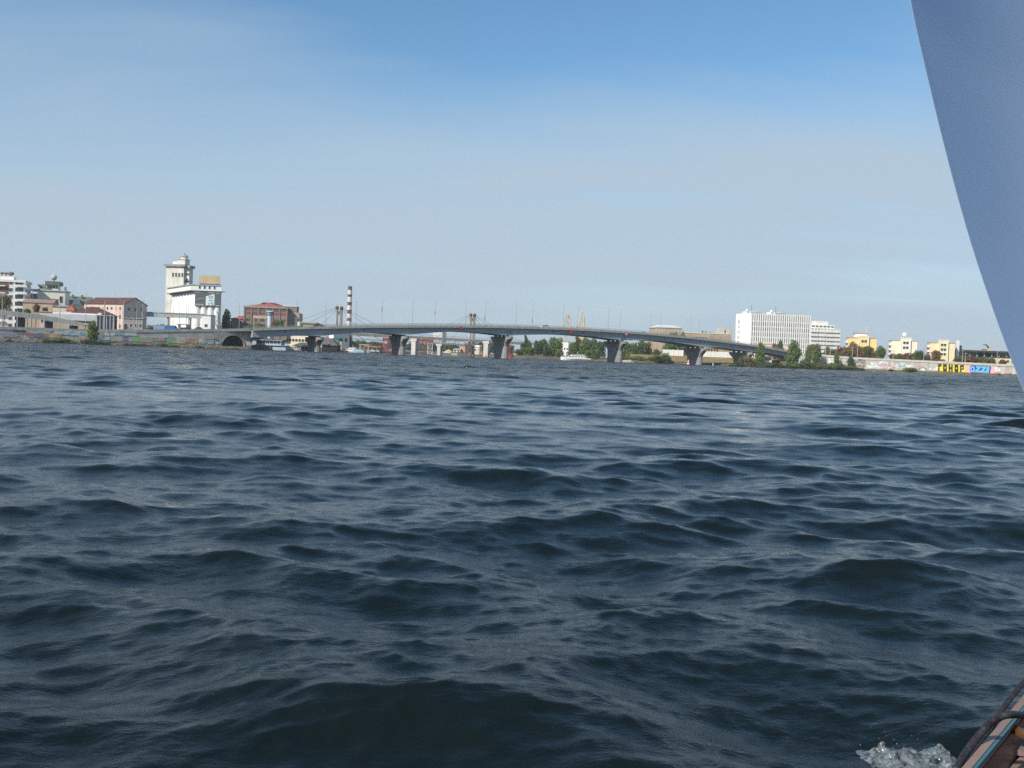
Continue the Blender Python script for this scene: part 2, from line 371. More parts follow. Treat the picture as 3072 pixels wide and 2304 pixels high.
def gable(w, d, h, rise, over=0.4, along='x', t=0.25):
    mb = MB()
    if along == 'x':
        for sgn in (0, 1):
            y0 = -over if sgn == 0 else d+over; ym = d/2
            mb.hexa([(-over, y0, h), (w+over, y0, h), (w+over, ym, h+rise), (-over, ym, h+rise), (-over, y0, h+t), (w+over, y0, h+t), (w+over, ym, h+rise+t), (-over, ym, h+rise+t)])
    else:
        for sgn in (0, 1):
            x0 = -over if sgn == 0 else w+over; xm = w/2
            mb.hexa([(x0, -over, h), (x0, d+over, h), (xm, d+over, h+rise), (xm, -over, h+rise), (x0, -over, h+t), (x0, d+over, h+t), (xm, d+over, h+rise+t), (xm, -over, h+rise+t)])
    return mb
def hip(w, d, h, rise, over=0.5, ins=None):
    ins = d/2 if ins is None else ins
    o = over; v = [(-o, -o, h), (w+o, -o, h), (w+o, d+o, h), (-o, d+o, h), (ins, d/2, h+rise), (w-ins, d/2, h+rise)]
    return MB().add(v, [(0, 1, 5, 4), (1, 2, 5), (2, 3, 4, 5), (3, 0, 4), (3, 2, 1, 0)])
WHITE = M('white_paint', (0.78, 0.77, 0.73), var=0.07, scale=0.2, streak=0.18)
CREAM = M('cream_render', (0.72, 0.63, 0.46), var=0.08, scale=0.2, streak=0.12)
PINK = M('pale_pink_render', (0.66, 0.52, 0.45), var=0.10, scale=0.25, streak=0.2)
YELL = M('pale_yellow_render', (0.78, 0.66, 0.38), var=0.07, scale=0.2, streak=0.1)
TAN = M('tan_render', (0.46, 0.37, 0.27), var=0.12, scale=0.25, streak=0.25)
GREYB = M('grey_brown_brick', (0.25, 0.20, 0.165), var=0.2, scale=0.6, streak=0.25)
REDR = M('red_sheet_roof', (0.36, 0.105, 0.08), var=0.16, scale=0.4)
BRNR = M('brown_tile_roof', (0.115, 0.055, 0.046), var=0.25, scale=0.5)
GRNR = M('green_sheet_roof', (0.13, 0.165, 0.13), var=0.2, scale=0.4)
GREYR = M('grey_sheet_roof', (0.36, 0.37, 0.36), var=0.14, scale=0.3)
DARK = M('dark_paint', (0.035, 0.037, 0.04), var=0.3)
STEEL = M('grey_steel', (0.30, 0.32, 0.33), var=0.12, rough=0.5, metal=0.3)
POLE = M('pole_concrete', (0.40, 0.38, 0.34), var=0.12, scale=0.8)
FRAMEW = M('white_frame', (0.74, 0.74, 0.72), var=0.05)
# ================================================================== MAIN BRIDGE
BW = 15.0
def BP(t, w, z): return Vector((-85.6+0.866*t-0.5*w, 396+0.5*t+0.866*w, z))
def t_of(px):
    k = ray(px, hor(px)-40); k = k.x/k.y; return (396*k+85.6)/(0.866-0.5*k)
def zB(p):
    t = t_of(p[0]); return t, at(p, 396+0.5*t).z
_top = [zB(p) for p in (r3(150, 942), r3(1200, 915), r4(0, 692), r4(1200, 684), r5(0, 692), r5(1100, 732), r5(2212, 800), r6(1100, 822), r6(2212, 950), r7(1000, 1000))]
_pt = np.polyfit([a for a, b in _top], [b for a, b in _top], 3)
def ztop(t): return float(np.polyval(_pt, t))
def zdeck(t): return ztop(t)-0.95           # carriageway / top of the concrete edge beam
def zsof(t): return ztop(t)-1.75            # underside of the edge beam, top of the steel girder
TA, TE = -17.0, 276.0
PIERS = [10.0, 47.0, 97.0, 159.5, 209.0, 240.0]
_kn = [TA]+PIERS+[TE]; _dp = [2.6, 2.9, 3.1, 3.2, 3.4, 3.4, 2.6, 1.9]; _md = [2.5, 1.9, 1.75, 2.05, 2.3, 2.4, 2.0]
def depth(t):
    for i in range(len(_kn)-1):
        if t <= _kn[i+1]+1e-6:
            u = (t-_kn[i])/(_kn[i+1]-_kn[i]); e = _dp[i]*(1-u)+_dp[i+1]*u
            return e-(e-_md[i])*4*u*(1-u)*(0.75+0.25*4*u*(1-u))
    return _dp[-1]
BLUEST = M('blue_grey_painted_steel', (0.36, 0.395, 0.40), var=0.10, scale=0.35, streak=0.25, rough=0.6)
EDGE = M('bridge_edge_concrete', (0.42, 0.40, 0.33), var=0.18, scale=0.7, streak=0.4)
PIERC = M('pier_concrete', (0.29, 0.28, 0.26), var=0.2, scale=0.5, streak=0.6, bump=0.3)
RAILM = M('railing_paint', (0.33, 0.36, 0.37), var=0.15, rough=0.6)
bridge = E('road_bridge', BP(130, BW/2, 0), math.atan2(0.5, 0.866), 'long low concrete road bridge with blue grey girder crossing the river', 'bridge')
def sweep(name, prof, t0, t1, mat, step=2.5, mi=None, parent=bridge):
    """push a profile [(w, z(t))...] along the bridge; closed at both ends"""
    n = max(1, round((t1-t0)/step)); k = len(prof(t0)); mb = MB()
    for i in range(n+1):
        t = t0+(t1-t0)*i/n; mb.v += [tuple(BP(t, w, z)) for w, z in prof(t)]
    for i in range(n):
        for j in range(k): mb.f.append((i*k+j, (i+1)*k+j, (i+1)*k+(j+1) % k, i*k+(j+1) % k))
    mb.f += [tuple(range(k)), tuple(range(n*k+k-1, n*k-1, -1))]; mb.m = [0]*len(mb.f)
    return mb.build(name, mat, parent, world=True)
for i in range(len(_kn)-1):     # one girder for each span
    sweep('span_girder', lambda t: [(0.75, zsof(t)), (14.25, zsof(t)), (14.0, zsof(t)-depth(t)), (1.0, zsof(t)-depth(t))], _kn[i]+(0.02 if i else 0), _kn[i+1]-0.02, BLUEST)
sweep('deck_slab', lambda t: [(0.35, zdeck(t)), (14.65, zdeck(t)), (14.65, zsof(t)+0.005), (0.35, zsof(t)+0.005)], TA, TE, ASPH)
for w0 in (0.0, 14.66):         # edge beams in cast sections
    for i in range(24):
        a = TA+(TE-TA)*i/24; b = TA+(TE-TA)*(i+1)/24-0.06
        sweep('edge_beam', lambda t: [(w0, zdeck(t)+0.16), (w0+0.34, zdeck(t)+0.16), (w0+0.34, zsof(t)), (w0, zsof(t))], a, b, EDGE, step=4)
for w0 in (0.12, 14.82):        # railings, a panel at a time
    n = 60
    for i in range(n):
        a = TA+(TE-TA)*i/n; b = TA+(TE-TA)*(i+1)/n; mb = MB()
        for zz, hh in ((0.88, 0.09), (0.52, 0.05), (0.26, 0.05)):
            mb.hexa([BP(a, w0, zdeck(a)+zz), BP(b, w0, zdeck(b)+zz), BP(b, w0+.08, zdeck(b)+zz), BP(a, w0+.08, zdeck(a)+zz), BP(a, w0, zdeck(a)+zz+hh), BP(b, w0, zdeck(b)+zz+hh), BP(b, w0+.08, zdeck(b)+zz+hh), BP(a, w0+.08, zdeck(a)+zz+hh)])
        for q in range(9):
            t = a+(b-a)*q/9; p = BP(t, w0+.02, zdeck(t)+0.16); ww = 0.12 if q == 0 else 0.06
            mb.hexa([p, p+Vector((ww*.866, ww*.5, 0)), p+Vector((ww*.866-.02, ww*.5+.035, 0)), p+Vector((-.02, .035, 0))]+[v+Vector((0, 0, 0.74)) for v in (p, p+Vector((ww*.866, ww*.5, 0)), p+Vector((ww*.866-.02, ww*.5+.035, 0)), p+Vector((-.02, .035, 0)))])
        mb.build('railing', RAILM, bridge, world=True)
for ti in PIERS:
    zt = zsof(ti)-depth(ti)-0.45; mb = MB()
    def sect(w0, w1, th, z, n=5):           # rounded-nose wall section
        pts = []
        for k in range(n+1):
            a = math.pi/2+math.pi*k/n; pts.append(BP(ti+th*math.sin(a), w0+th*0.9+th*0.9*math.cos(a), z))
        for k in range(n+1):
            a = -math.pi/2+math.pi*k/n; pts.append(BP(ti+th*math.sin(a), w1-th*0.9+th*0.9*math.cos(a), z))
        return pts
    def stack(levels, name, parent, mat):
        mb = MB(); k = None
        for lv in levels: s_ = sect(*lv); k = len(s_); mb.v += [tuple(p) for p in s_]
        for i in range(len(levels)-1):
            for j in range(k): mb.f.append((i*k+j, i*k+(j+1) % k, (i+1)*k+(j+1) % k, (i+1)*k+j))
        mb.f += [tuple(range(k-1, -1, -1)), tuple(range((len(levels)-1)*k, len(levels)*k))]; mb.m = [0]*len(mb.f)
        return mb.build(name, mat, parent, world=True)
    ch = min(4.2, (zt+1)*0.48)
    pc = stack([(2.4, 12.6, 1.45, -2.5), (2.4, 12.6, 1.4, zt-ch)], 'pier_column', bridge, PIERC)
    stack([(2.35, 12.65, 1.42, zt-ch+0.01), (1.6, 13.4, 1.44, zt-ch*0.72), (-1.05, 16.05, 1.45, zt-1.05), (-1.1, 16.1, 1.45, zt)], 'pier_cap', pc, PIERC)
    for w in (1.6, 5.2, 8.9, 12.5):
        mb = MB(); mb.hexa([BP(ti-.6, w, zt), BP(ti+.6, w, zt), BP(ti+.6, w+1.0, zt), BP(ti-.6, w+1.0, zt), BP(ti-.6, w, zt+.45), BP(ti+.6, w, zt+.45), BP(ti+.6, w+1.0, zt+.45), BP(ti-.6, w+1.0, zt+.45)])
        mb.build('bearing', DARK, pc, world=True)
# drain stubs and worn teal paint near two piers
for px in (r3(720, 1020), r3(1985, 990), r5(957, 805), r5(1415, 828), r6(715, 870), r6(1775, 990)):
    t = t_of(px[0]); z = at(px, 396+.5*t).z; mb = MB(); mb.path([BP(t, 0.3, z), BP(t, 0.95, z)], 0.28, n=8); mb.build('drain_pipe', DARK, bridge, world=True)
TEAL = M('teal_overpaint', (0.045, 0.145, 0.175), var=0.3, scale=0.8)
for q in ((r5(195, 800), r5(300, 850)), (r5(2020, 895), r5(2100, 930))):
    t0, t1 = t_of(q[0][0]), t_of(q[1][0]); Ym = 396+.25*(t0+t1); za, zb = at(q[0], Ym).z, at(q[1], Ym).z; mb = MB()
    zs = [zsof((t0+t1)/2)-0.02-za*0]; pts = []
    mb.hexa([BP(t0, .66, zb), BP(t1, .66, zb+.3), BP(t1, .78, zb+.3), BP(t0, .78, zb), BP(t0+.4, .66, za-.3), BP(t1, .66, za), BP(t1, .78, za), BP(t0+.4, .78, za-.3)])
    mb.build('paint_patch', TEAL, bridge, world=True)
# abutment at the far right end
za = zsof(TE)
mb = MB(); mb.hexa([BP(TE-1.0, -.9, -.5), BP(TE+14, -.9, -.5), BP(TE+14, 16, -.5), BP(TE-1.0, 16, -.5), BP(TE-1.0, -.9, zdeck(TE)-2.0), BP(TE+14, -.9, zdeck(TE+10)-1.0), BP(TE+14, 16, zdeck(TE+10)-1.0), BP(TE-1.0, 16, zdeck(TE)-2.0)])
mb.build('abutment', PIERC, bridge, world=True)

# ------------------------------------------------------------------ lamps on the bridge
LAMPM = M('galvanised_lamp_pole', (0.34, 0.35, 0.34), var=0.1, rough=0.5)
LHEAD = M('lamp_head_grey', (0.46, 0.47, 0.47), var=0.05)
BANN = M('pole_banner', (0.10, 0.10, 0.12), var=0.3)
ORD = ['first', 'second', 'third', 'fourth', 'fifth', 'sixth', 'seventh', 'eighth', 'ninth', 'tenth', 'eleventh', 'twelfth', 'thirteenth', 'fourteenth']
def lamp_meshes(h, reach):
    p = MB().path([(0, 0, 0), (0, 0, h*.55), (0, 0, h-1.1)], [.11, .085, .06], n=7)
    a = MB().path([(0, 0, h-1.15), (0, reach*.14, h-.45), (0, reach*.5, h-.08), (0, reach, h+.12)], [.05, .045, .04, .035], n=6)
    hd = MB().hexa([(-.16, reach-.1, h+.02), (.16, reach-.1, h+.02), (.13, reach+.85, h+.14), (-.13, reach+.85, h+.14), (-.12, reach-.1, h+.20), (.12, reach-.1, h+.20), (.08, reach+.85, h+.24), (-.08, reach+.85, h+.24)])
    return p.mesh('pole', LAMPM), a.mesh('arm', LAMPM), hd.mesh('lamp_head', LHEAD)
LM = lamp_meshes(11.6, 1.9)
def lamp(loc, rz, label, group, sc=1.0, banner=0, meshes=None):
    o = E('street_lamp', loc, rz, label, 'street lamp', group)
    ml = meshes or LM; po = inst('pole', ml[0], o, sc=(1, 1, sc)); inst('arm', ml[1], po); inst('lamp_head', ml[2], po)
    if banner: MB().box(-.06, .06, -.6, -.1, banner, banner+1.9).build('banner', BANN, o)
    return o
brz = math.atan2(0.5, 0.866)
for i in range(10):
    t = 25.0*i; z = zdeck(t)+.1
    lamp(BP(t, 0.55, z), brz, f'thin street lamp, {ORD[i]} from the left along the near railing of the bridge', 'lamps on the near side of the bridge', 1.0)
for i in range(11):
    t = -8.0+25.0*i; z = zdeck(t)+.1
    lamp(BP(t, 14.45, z), brz+math.pi, f'thin street lamp, {ORD[i]} from the left along the far railing of the bridge', 'lamps on the far side of the bridge', 0.97, banner={2: 6.0, 3: 4.6, 4: 2.8, 5: 2.2}.get(i, 0))

# ------------------------------------------------------------------ river signs hung on the girder
SRED = M('sign_red', (0.62, 0.035, 0.03), var=0.08); SWHT = M('sign_white', (0.8, 0.8, 0.8), var=0.03)
def bridge_sign(pc, w, h, label, kind):
    t = t_of(pc[0]); z = at(pc, 396+.5*t).z
    o = E('river_sign', BP(t, -0.28, z-h/2), brz, label, 'sign')
    if kind == 'square': MB().box(-w/2, w/2, 0, .06, 0, h).build('board', SRED, o)
    elif kind == 'hex': MB().ext([(-w/2, h*.3), (-w*.32, h), (w*.32, h), (w/2, h*.3), (w*.1, 0), (-w*.1, 0)][::-1], 0, .06).build('board', SRED, o)
    else:
        MB().box(-w/2, w/2, 0, .06, 0, h).build('board', SRED, o); MB().box(-w*.34, w*.34, -.02, .05, h*.16, h*.84).build('panel', SWHT, o)
        MB().box(-w*.12, w*.12, -.03, .03, h*.3, h*.62).build('mark', SRED, o)
    MB().path([(-w*.3, .03, h*.9), (-w*.3, .03, h+.3)], .04).box(-w*.3, w*.3, .06, .3, h*.4, h*.5).build('bracket', DARK, o)
bridge_sign(r5(1218, 812), 1.75, 1.6, 'plain square red sign hung over the main span of the bridge', 'square')
bridge_sign(r4(1482, 752), 1.5, 1.1, 'red shield shaped sign below the deck edge, left of the centre of the bridge', 'hex')
bridge_sign(r5(2090, 856), 1.25, 1.25, 'small white square sign with red border above a bridge pier', 'white')

# ------------------------------------------------------------------ vehicles
TYRE = M('tyre_rubber', (0.025, 0.025, 0.025), var=0.2); CARG = glass('car_glass', (0.02, 0.025, 0.03), 0.05)
def carpaint(name, c): return M('car_paint_'+name, c, rough=0.25, var=0.04, spec=0.5)
WHEEL = None
def car(loc, rz, label, paint, group=None, van=False, name='car', cat='car'):
    o = E(name, loc, rz, label, cat, group); Lc, Wc = (4.4, 1.75) if not van else (5.4, 2.0); h = 1.42 if not van else 2.3
    if not van:
        body = [(-2.2, .3), (-2.15, .72), (-1.9, .86), (-.95, .92), (1.3, .9), (2.05, .78), (2.2, .55), (2.18, .3)]
        cab = [(-1.55, .88), (-1.1, h-.06), (-.6, h), (.4, h-.02), (1.15, .9)]
    else:
        body = [(-2.7, .35), (-2.7, h-.1), (-2.6, h), (1.5, h), (2.1, 1.35), (2.65, 1.1), (2.7, .35)]; cab = [(1.0, 1.35), (1.0, h-.15), (1.5, h-.15), (2.0, 1.35)]
    MB().ext(body[::-1], -Wc/2, Wc/2).build('body', paint, o)
    c = MB(); c.ext(cab[::-1], -Wc/2*.88-(.13 if van else 0), Wc/2*.88+(.13 if van else 0)); c.build('windows', CARG, o)
    if not van: MB().box(-.95, .45, -Wc/2*.86, Wc/2*.86, h-.03, h+.02).build('roof', paint, o)
    for x in (-Lc*.3, Lc*.31):
        for s in (-1, 1):
            MB().path([(x, s*Wc/2*1.01, .32), (x, s*Wc/2*.78, .32)], .32, n=10).build('wheel', TYRE, o)
    return o
def on_bridge(px, w, label, paint, van=False, flip=False, **kw):
    t = t_of(px); return car(BP(t, w, zdeck(t)+.01), brz+(math.pi if flip else 0), label, paint, 'cars on the bridge', van, **kw)
on_bridge(964, 4, 'black car just right of the cream bus on the bridge', carpaint('black', (0.02, 0.02, 0.025)))
on_bridge(1668, 10, 'white car crossing the bridge right of its centre', carpaint('white', (0.7, 0.7, 0.7)), flip=True)
t0 = t_of(935); o = E('bus', BP(t0, 5, zdeck(t0)-.02), brz, 'long cream bus on the left part of the bridge', 'bus')
MB().box(-3.9, 3.9, -1.25, 1.25, .35, 2.0).build('body', M('bus_cream', (0.70, 0.60, 0.40), var=0.05, rough=0.4), o)
for i in range(7): MB().box(-3.6+i*1.03, -2.75+i*1.03, -1.27, 1.27, 1.0, 1.5).build('window', CARG, o)
for x in (-2.9, 2.8):
    for s in (-1, 1): MB().path([(x, s*1.26, .48), (x, s*.95, .48)], .48, n=10).build('wheel', TYRE, o)
# ================================================================== LEFT BANK: embankment wall
def WPT(px, Y): return Vector((gx(px, Y), Y, 0))
LW = [WPT(-900, 301), WPT(-300, 324), WPT(0, 340), WPT(140, 349), WPT(420, 367), WPT(665, 385), WPT(757, 389)]
LTOP = [(-900, 5.0), (0, 5.0), (200, 5.15), (420, 5.9), (570, 7.0), (665, 7.6), (757, 8.3)]
LPX = [-900, -300, 0, 140, 420, 665, 757]
def wall_hit(W_, p):
    """where the ray through p meets the wall line; returns point and the wall direction"""
    d = ray(*p); k = d.x/d.y
    for i in range(len(W_)-1):
        a, b = W_[i], W_[i+1]; e = b-a; den = e.x-k*e.y
        if abs(den) < 1e-9: continue
        s = (k*a.y-a.x)/den
        if -0.001 <= s <= 1.001 or (i == len(W_)-2 and s > 1): break
    q = a+e*s; z = CAMH+d.z*(q.y/d.y); return Vector((q.x, q.y, z)), e.normalized()
def ltop(px): return float(np.interp(px, [a for a, b in LTOP], [b for a, b in LTOP]))
WALLC = M('embankment_concrete', (0.46, 0.44, 0.40), var=0.22, scale=0.45, streak=0.6, bump=0.2)
WALLD = M('stained_concrete', (0.16, 0.15, 0.14), var=0.3, scale=0.5, streak=0.5)
lw = E('embankment_wall', LW[3], 0, 'long grey left embankment wall covered in colourful graffiti, ending at the bridge', 'wall')
def strip(name, px0, px1, fz0, fz1, thick, off, mat, W_, parent, lo=0.0):
    """an upright piece of wall between two picture columns"""
    a, ea = wall_hit(W_, (px0, hor(px0))); b, eb = wall_hit(W_, (px1, hor(px1)))
    n = Vector((ea.y, -ea.x, 0)); a2, b2 = a+n*off, b+n*off; t = -n*thick
    def pt(p, z): return (p.x, p.y, z)
    MB().hexa([pt(a2, fz0(px0)), pt(b2, fz0(px1)), pt(b2+t, fz0(px1)), pt(a2+t, fz0(px0)), pt(a2, fz1(px0)), pt(b2, fz1(px1)), pt(b2+t, fz1(px1)), pt(a2+t, fz1(px0))]).build(name, mat, parent, world=True)
edges = list(range(-900, 640, 47))+[640]
for i in range(len(edges)-1):
    a, b = edges[i], edges[i+1]-0.35
    m = WALLD if 0 <= a < 60 else WALLC
    strip('lower_panel', a, b, lambda p: -0.3, lambda p: 2.9+(ltop(p)-5)*.25, 0.8, 0.0, WALLC, LW, lw)
    strip('upper_panel', a, b, lambda p: 2.9+(ltop(p)-5)*.25, lambda p: ltop(p)-1.0, 0.8, -0.12, m, LW, lw)
    strip('string_course', a, b, lambda p: 2.88+(ltop(p)-5)*.25, lambda p: 3.02+(ltop(p)-5)*.25, 0.5, 0.12, CONC2, LW, lw)
    strip('parapet', a, b, lambda p: ltop(p)-1.0, lambda p: ltop(p), 0.4, 0.05, WALLC, LW, lw)
STONE = M('abutment_stone', (0.36, 0.335, 0.29), var=0.28, scale=1.3, streak=0.3, bump=0.3)
# stone-faced abutment with the arched underpass
a, ea = wall_hit(LW, (640, hor(640))); b, _ = wall_hit(LW, (760, hor(760)))
ab = E('bridge_abutment', (a.x, a.y, 0), math.atan2(ea.y, ea.x), 'stone faced abutment with dark arched underpass at the left bridge end', 'abutment')
wA = (b-a).length; p0, _ = wall_hit(LW, r2(1505, 1550)); p1, _ = wall_hit(LW, r2(1890, 1550)); pm, _ = wall_hit(LW, r2(1690, 1400))
x0, x1 = (Vector((p0.x, p0.y, 0))-Vector((a.x, a.y, 0))).length, (Vector((p1.x, p1.y, 0))-Vector((a.x, a.y, 0))).length
zb_, zt_ = 1.0, pm.z; xm, rx = (x0+x1)/2, (x1-x0)/2
arc = [(xm+rx*math.cos(math.pi*k/14), zb_+(zt_-zb_)*math.sin(math.pi*k/14)) for k in range(15)]   # right to left
H0, H1 = ltop(640)-1.0, ltop(757)-1.0
# face round the arch: one polygon strip of quads from the arch up to the top
mb = MB(); n = len(arc)
topz = lambda x: H0+(H1-H0)*x/wA
for yy in (0.0, 1.2):
    mb.v += [(x, yy, z) for x, z in arc]+[(x, yy, topz(x)) for x, z in arc]
for i in range(n-1):
    mb.f += [(i, i+1, n+i+1, n+i), (2*n+i+1, 2*n+i, 3*n+i, 3*n+i+1), (i+1, i, 2*n+i, 2*n+i+1)]
mb.m = [0]*len(mb.f)
mb.hexa([(0, 0, -.3), (x0, 0, -.3), (x0, 1.2, -.3), (0, 1.2, -.3), (0, 0, H0), (x0, 0, topz(x0)), (x0, 1.2, topz(x0)), (0, 1.2, H0)])
mb.hexa([(x1, 0, -.3), (wA, 0, -.3), (wA, 1.2, -.3), (x1, 1.2, -.3), (x1, 0, topz(x1)), (wA, 0, H1), (wA, 1.2, H1), (x1, 1.2, topz(x1))])
mb.build('arched_face', STONE, ab)
for i in range(n-1):                       # ring stones of the arch
    (xa, z_a), (xb, z_b) = arc[i], arc[i+1]; cx_, cz_ = xm, zb_
    o_ = lambda x, z, k: (x+(x-cx_)*k, z+(z-cz_)*k)
    q = [(xb, z_b), (xa, z_a), o_(xa, z_a, .07), o_(xb, z_b, .07)]
    MB().ext(q, -0.08, 0.3).build('arch_stone', STONE, ab)
MB().hexa([(0, -.05, H0+.002), (wA, -.05, H1+.002), (wA, .4, H1+.002), (0, .4, H0+.002), (0, -.05, H0+1.0), (wA, -.05, H1+1.0), (wA, .4, H1+1.0), (0, .4, H0+1.0)]).build('parapet', CONC2, ab)
MB().box(xm-rx-1, xm+rx+1, 9, 9.3, -.3, zt_+1).build('tunnel_back', DARK, ab)
mb = MB()
for yy in (1.2, 9.0): mb.v += [(x, yy, z) for x, z in arc]
mb.f = [(i+1, i, n+i, n+i+1) for i in range(n-1)]; mb.m = [0]*(n-1); mb.build('tunnel_vault', WALLD, ab)
MB().hexa([(wA-.8, .05, -.3), (wA, .05, -.3), (wA+4, 16, -.3), (wA+3, 16, -.3), (wA-.8, .05, H1), (wA, .05, H1), (wA+4, 16, H1), (wA+3, 16, H1)]).build('return_wall', STONE, ab)
# raised ground behind the wall
mb = MB(); pts = []
for px in list(range(-900, 760, 40))+[757]:
    q, e = wall_hit(LW, (px, hor(px))); pts.append((q, ltop(px)-1.05))
nn = len(pts)
for q, z in pts: mb.v.append((q.x-.3*0, q.y+.55, z))
for q, z in pts: mb.v.append((q.x*1.12, q.y*1.12, max(z-.5, 4.2)))
for q, z in pts: mb.v.append((q.x*3.2, q.y*3.2, 4.6))
for j in range(2):
    for i in range(nn-1): mb.f.append((j*nn+i, j*nn+i+1, (j+1)*nn+i+1, (j+1)*nn+i))
mb.m = [0]*len(mb.f); o = mb.build('quay_road', ASPH); tag(o, kind='structure')

# ------------------------------------------------------------------ graffiti: flat paint on the wall, each piece a sheet of its own
def gmat(name, cols, scale=1.1, dist=1.6):
    if name in MATS: return MATS[name]
    m = bpy.data.materials.new(name); m.use_nodes = True; t = m.node_tree; b_ = t.nodes['Principled BSDF']; b_.inputs['Roughness'].default_value = 0.7
    tcn = N(t, 'ShaderNodeTexCoord'); nz = N(t, 'ShaderNodeTexNoise', i_Scale=scale*.8, i_Detail=2.0); t.links.new(tcn.outputs['Object'], nz.inputs['Vector'])
    mpn = N(t, 'ShaderNodeMapping'); mpn.inputs['Scale'].default_value = (.55, .55, 1.0)
    ad = N(t, 'ShaderNodeVectorMath', operation='MULTIPLY_ADD'); t.links.new(nz.outputs['Color'], ad.inputs[0]); ad.inputs[1].default_value = (dist,)*3; t.links.new(tcn.outputs['Object'], ad.inputs[2])
    t.links.new(ad.outputs[0], mpn.inputs[0])
    vo = N(t, 'ShaderNodeTexVoronoi', i_Scale=scale); t.links.new(mpn.outputs[0], vo.inputs['Vector'])
    sp = N(t, 'ShaderNodeSeparateColor'); t.links.new(vo.outputs['Color'], sp.inputs[0])
    rp = N(t, 'ShaderNodeValToRGB'); rp.color_ramp.interpolation = 'CONSTANT'
    while len(rp.color_ramp.elements) < len(cols): rp.color_ramp.elements.new(0.5)
    for i, c in enumerate(cols): rp.color_ramp.elements[i].position = i/len(cols); rp.color_ramp.elements[i].color = (*c, 1)
    t.links.new(sp.outputs[0], rp.inputs[0]); out = rp.outputs[0]
    if name.startswith('graffiti'):           # old paint: rubbed through to the concrete, dulled by dirt
        n5 = N(t, 'ShaderNodeTexNoise', i_Scale=1.4, i_Detail=6.0, i_Roughness=.7); t.links.new(tcn.outputs['Object'], n5.inputs['Vector'])
        mx = N(t, 'ShaderNodeMix', data_type='RGBA'); t.links.new(mth(t, 'MULTIPLY_ADD', n5.outputs['Fac'], 2.4, -0.85, True), mx.inputs['Factor']); t.links.new(out, mx.inputs['A']); mx.inputs['B'].default_value = (.44, .42, .38, 1); out = mx.outputs['Result']
    t.links.new(out, b_.inputs['Base Color']); MATS[name] = m; return m
def graffiti(W_, parent, pl, pr, mat, rnd=0.25, off=0.16, wob=0.06):
    """paint between the picture points pl (upper left) and pr (lower right): an uneven rounded patch"""
    P0, e = wall_hit(W_, pl); P1, _ = wall_hit(W_, pr); n = Vector((e.y, -e.x, 0))
    dx = Vector((P1.x-P0.x, P1.y-P0.y, 0)); rise = (at((pr[0], pr[1]), P1.y).z); h = P0.z-rise
    dzx = 0.0; pts = []
    for k in range(26):
        a = 2*math.pi*k/26; cu, cv = math.cos(a), math.sin(a); q = max(abs(cu), abs(cv))
        u, v = (.5+.5*(cu/q*(1-rnd)+cu*rnd))+random.uniform(-wob, wob)*.4, .5+.5*(cv/q*(1-rnd)+cv*rnd)+random.uniform(-wob, wob)
        pts.append(Vector((P0.x, P0.y, rise))+dx*u+Vector((0, 0, h*v))+n*off)
    mb = MB().add(pts, [tuple(range(len(pts)))]); o = mb.build('graffiti', mat, parent, world=True); return o
zz6 = reg(60, 960, 240/2212); zz7 = reg(290, 960, 240/2212); zz8 = reg(500, 960, 260/2212)
C_ = dict(blue=(.07, .25, .55), cyan=(.12, .42, .52), wht=(.75, .77, .75), red=(.5, .05, .06), nav=(.02, .03, .12), yel=(.62, .48, .08), org=(.6, .22, .06),
          grn=(.12, .45, .10), pnk=(.55, .25, .28), mag=(.32, .08, .13), gry=(.4, .38, .36), lg=(.45, .62, .45), pale=(.5, .66, .7), blk=(.03, .03, .035), bge=(.5, .42, .34))
def G(name, *ks, s=1.1): return gmat('graffiti_'+name, [C_[k] for k in ks], s)
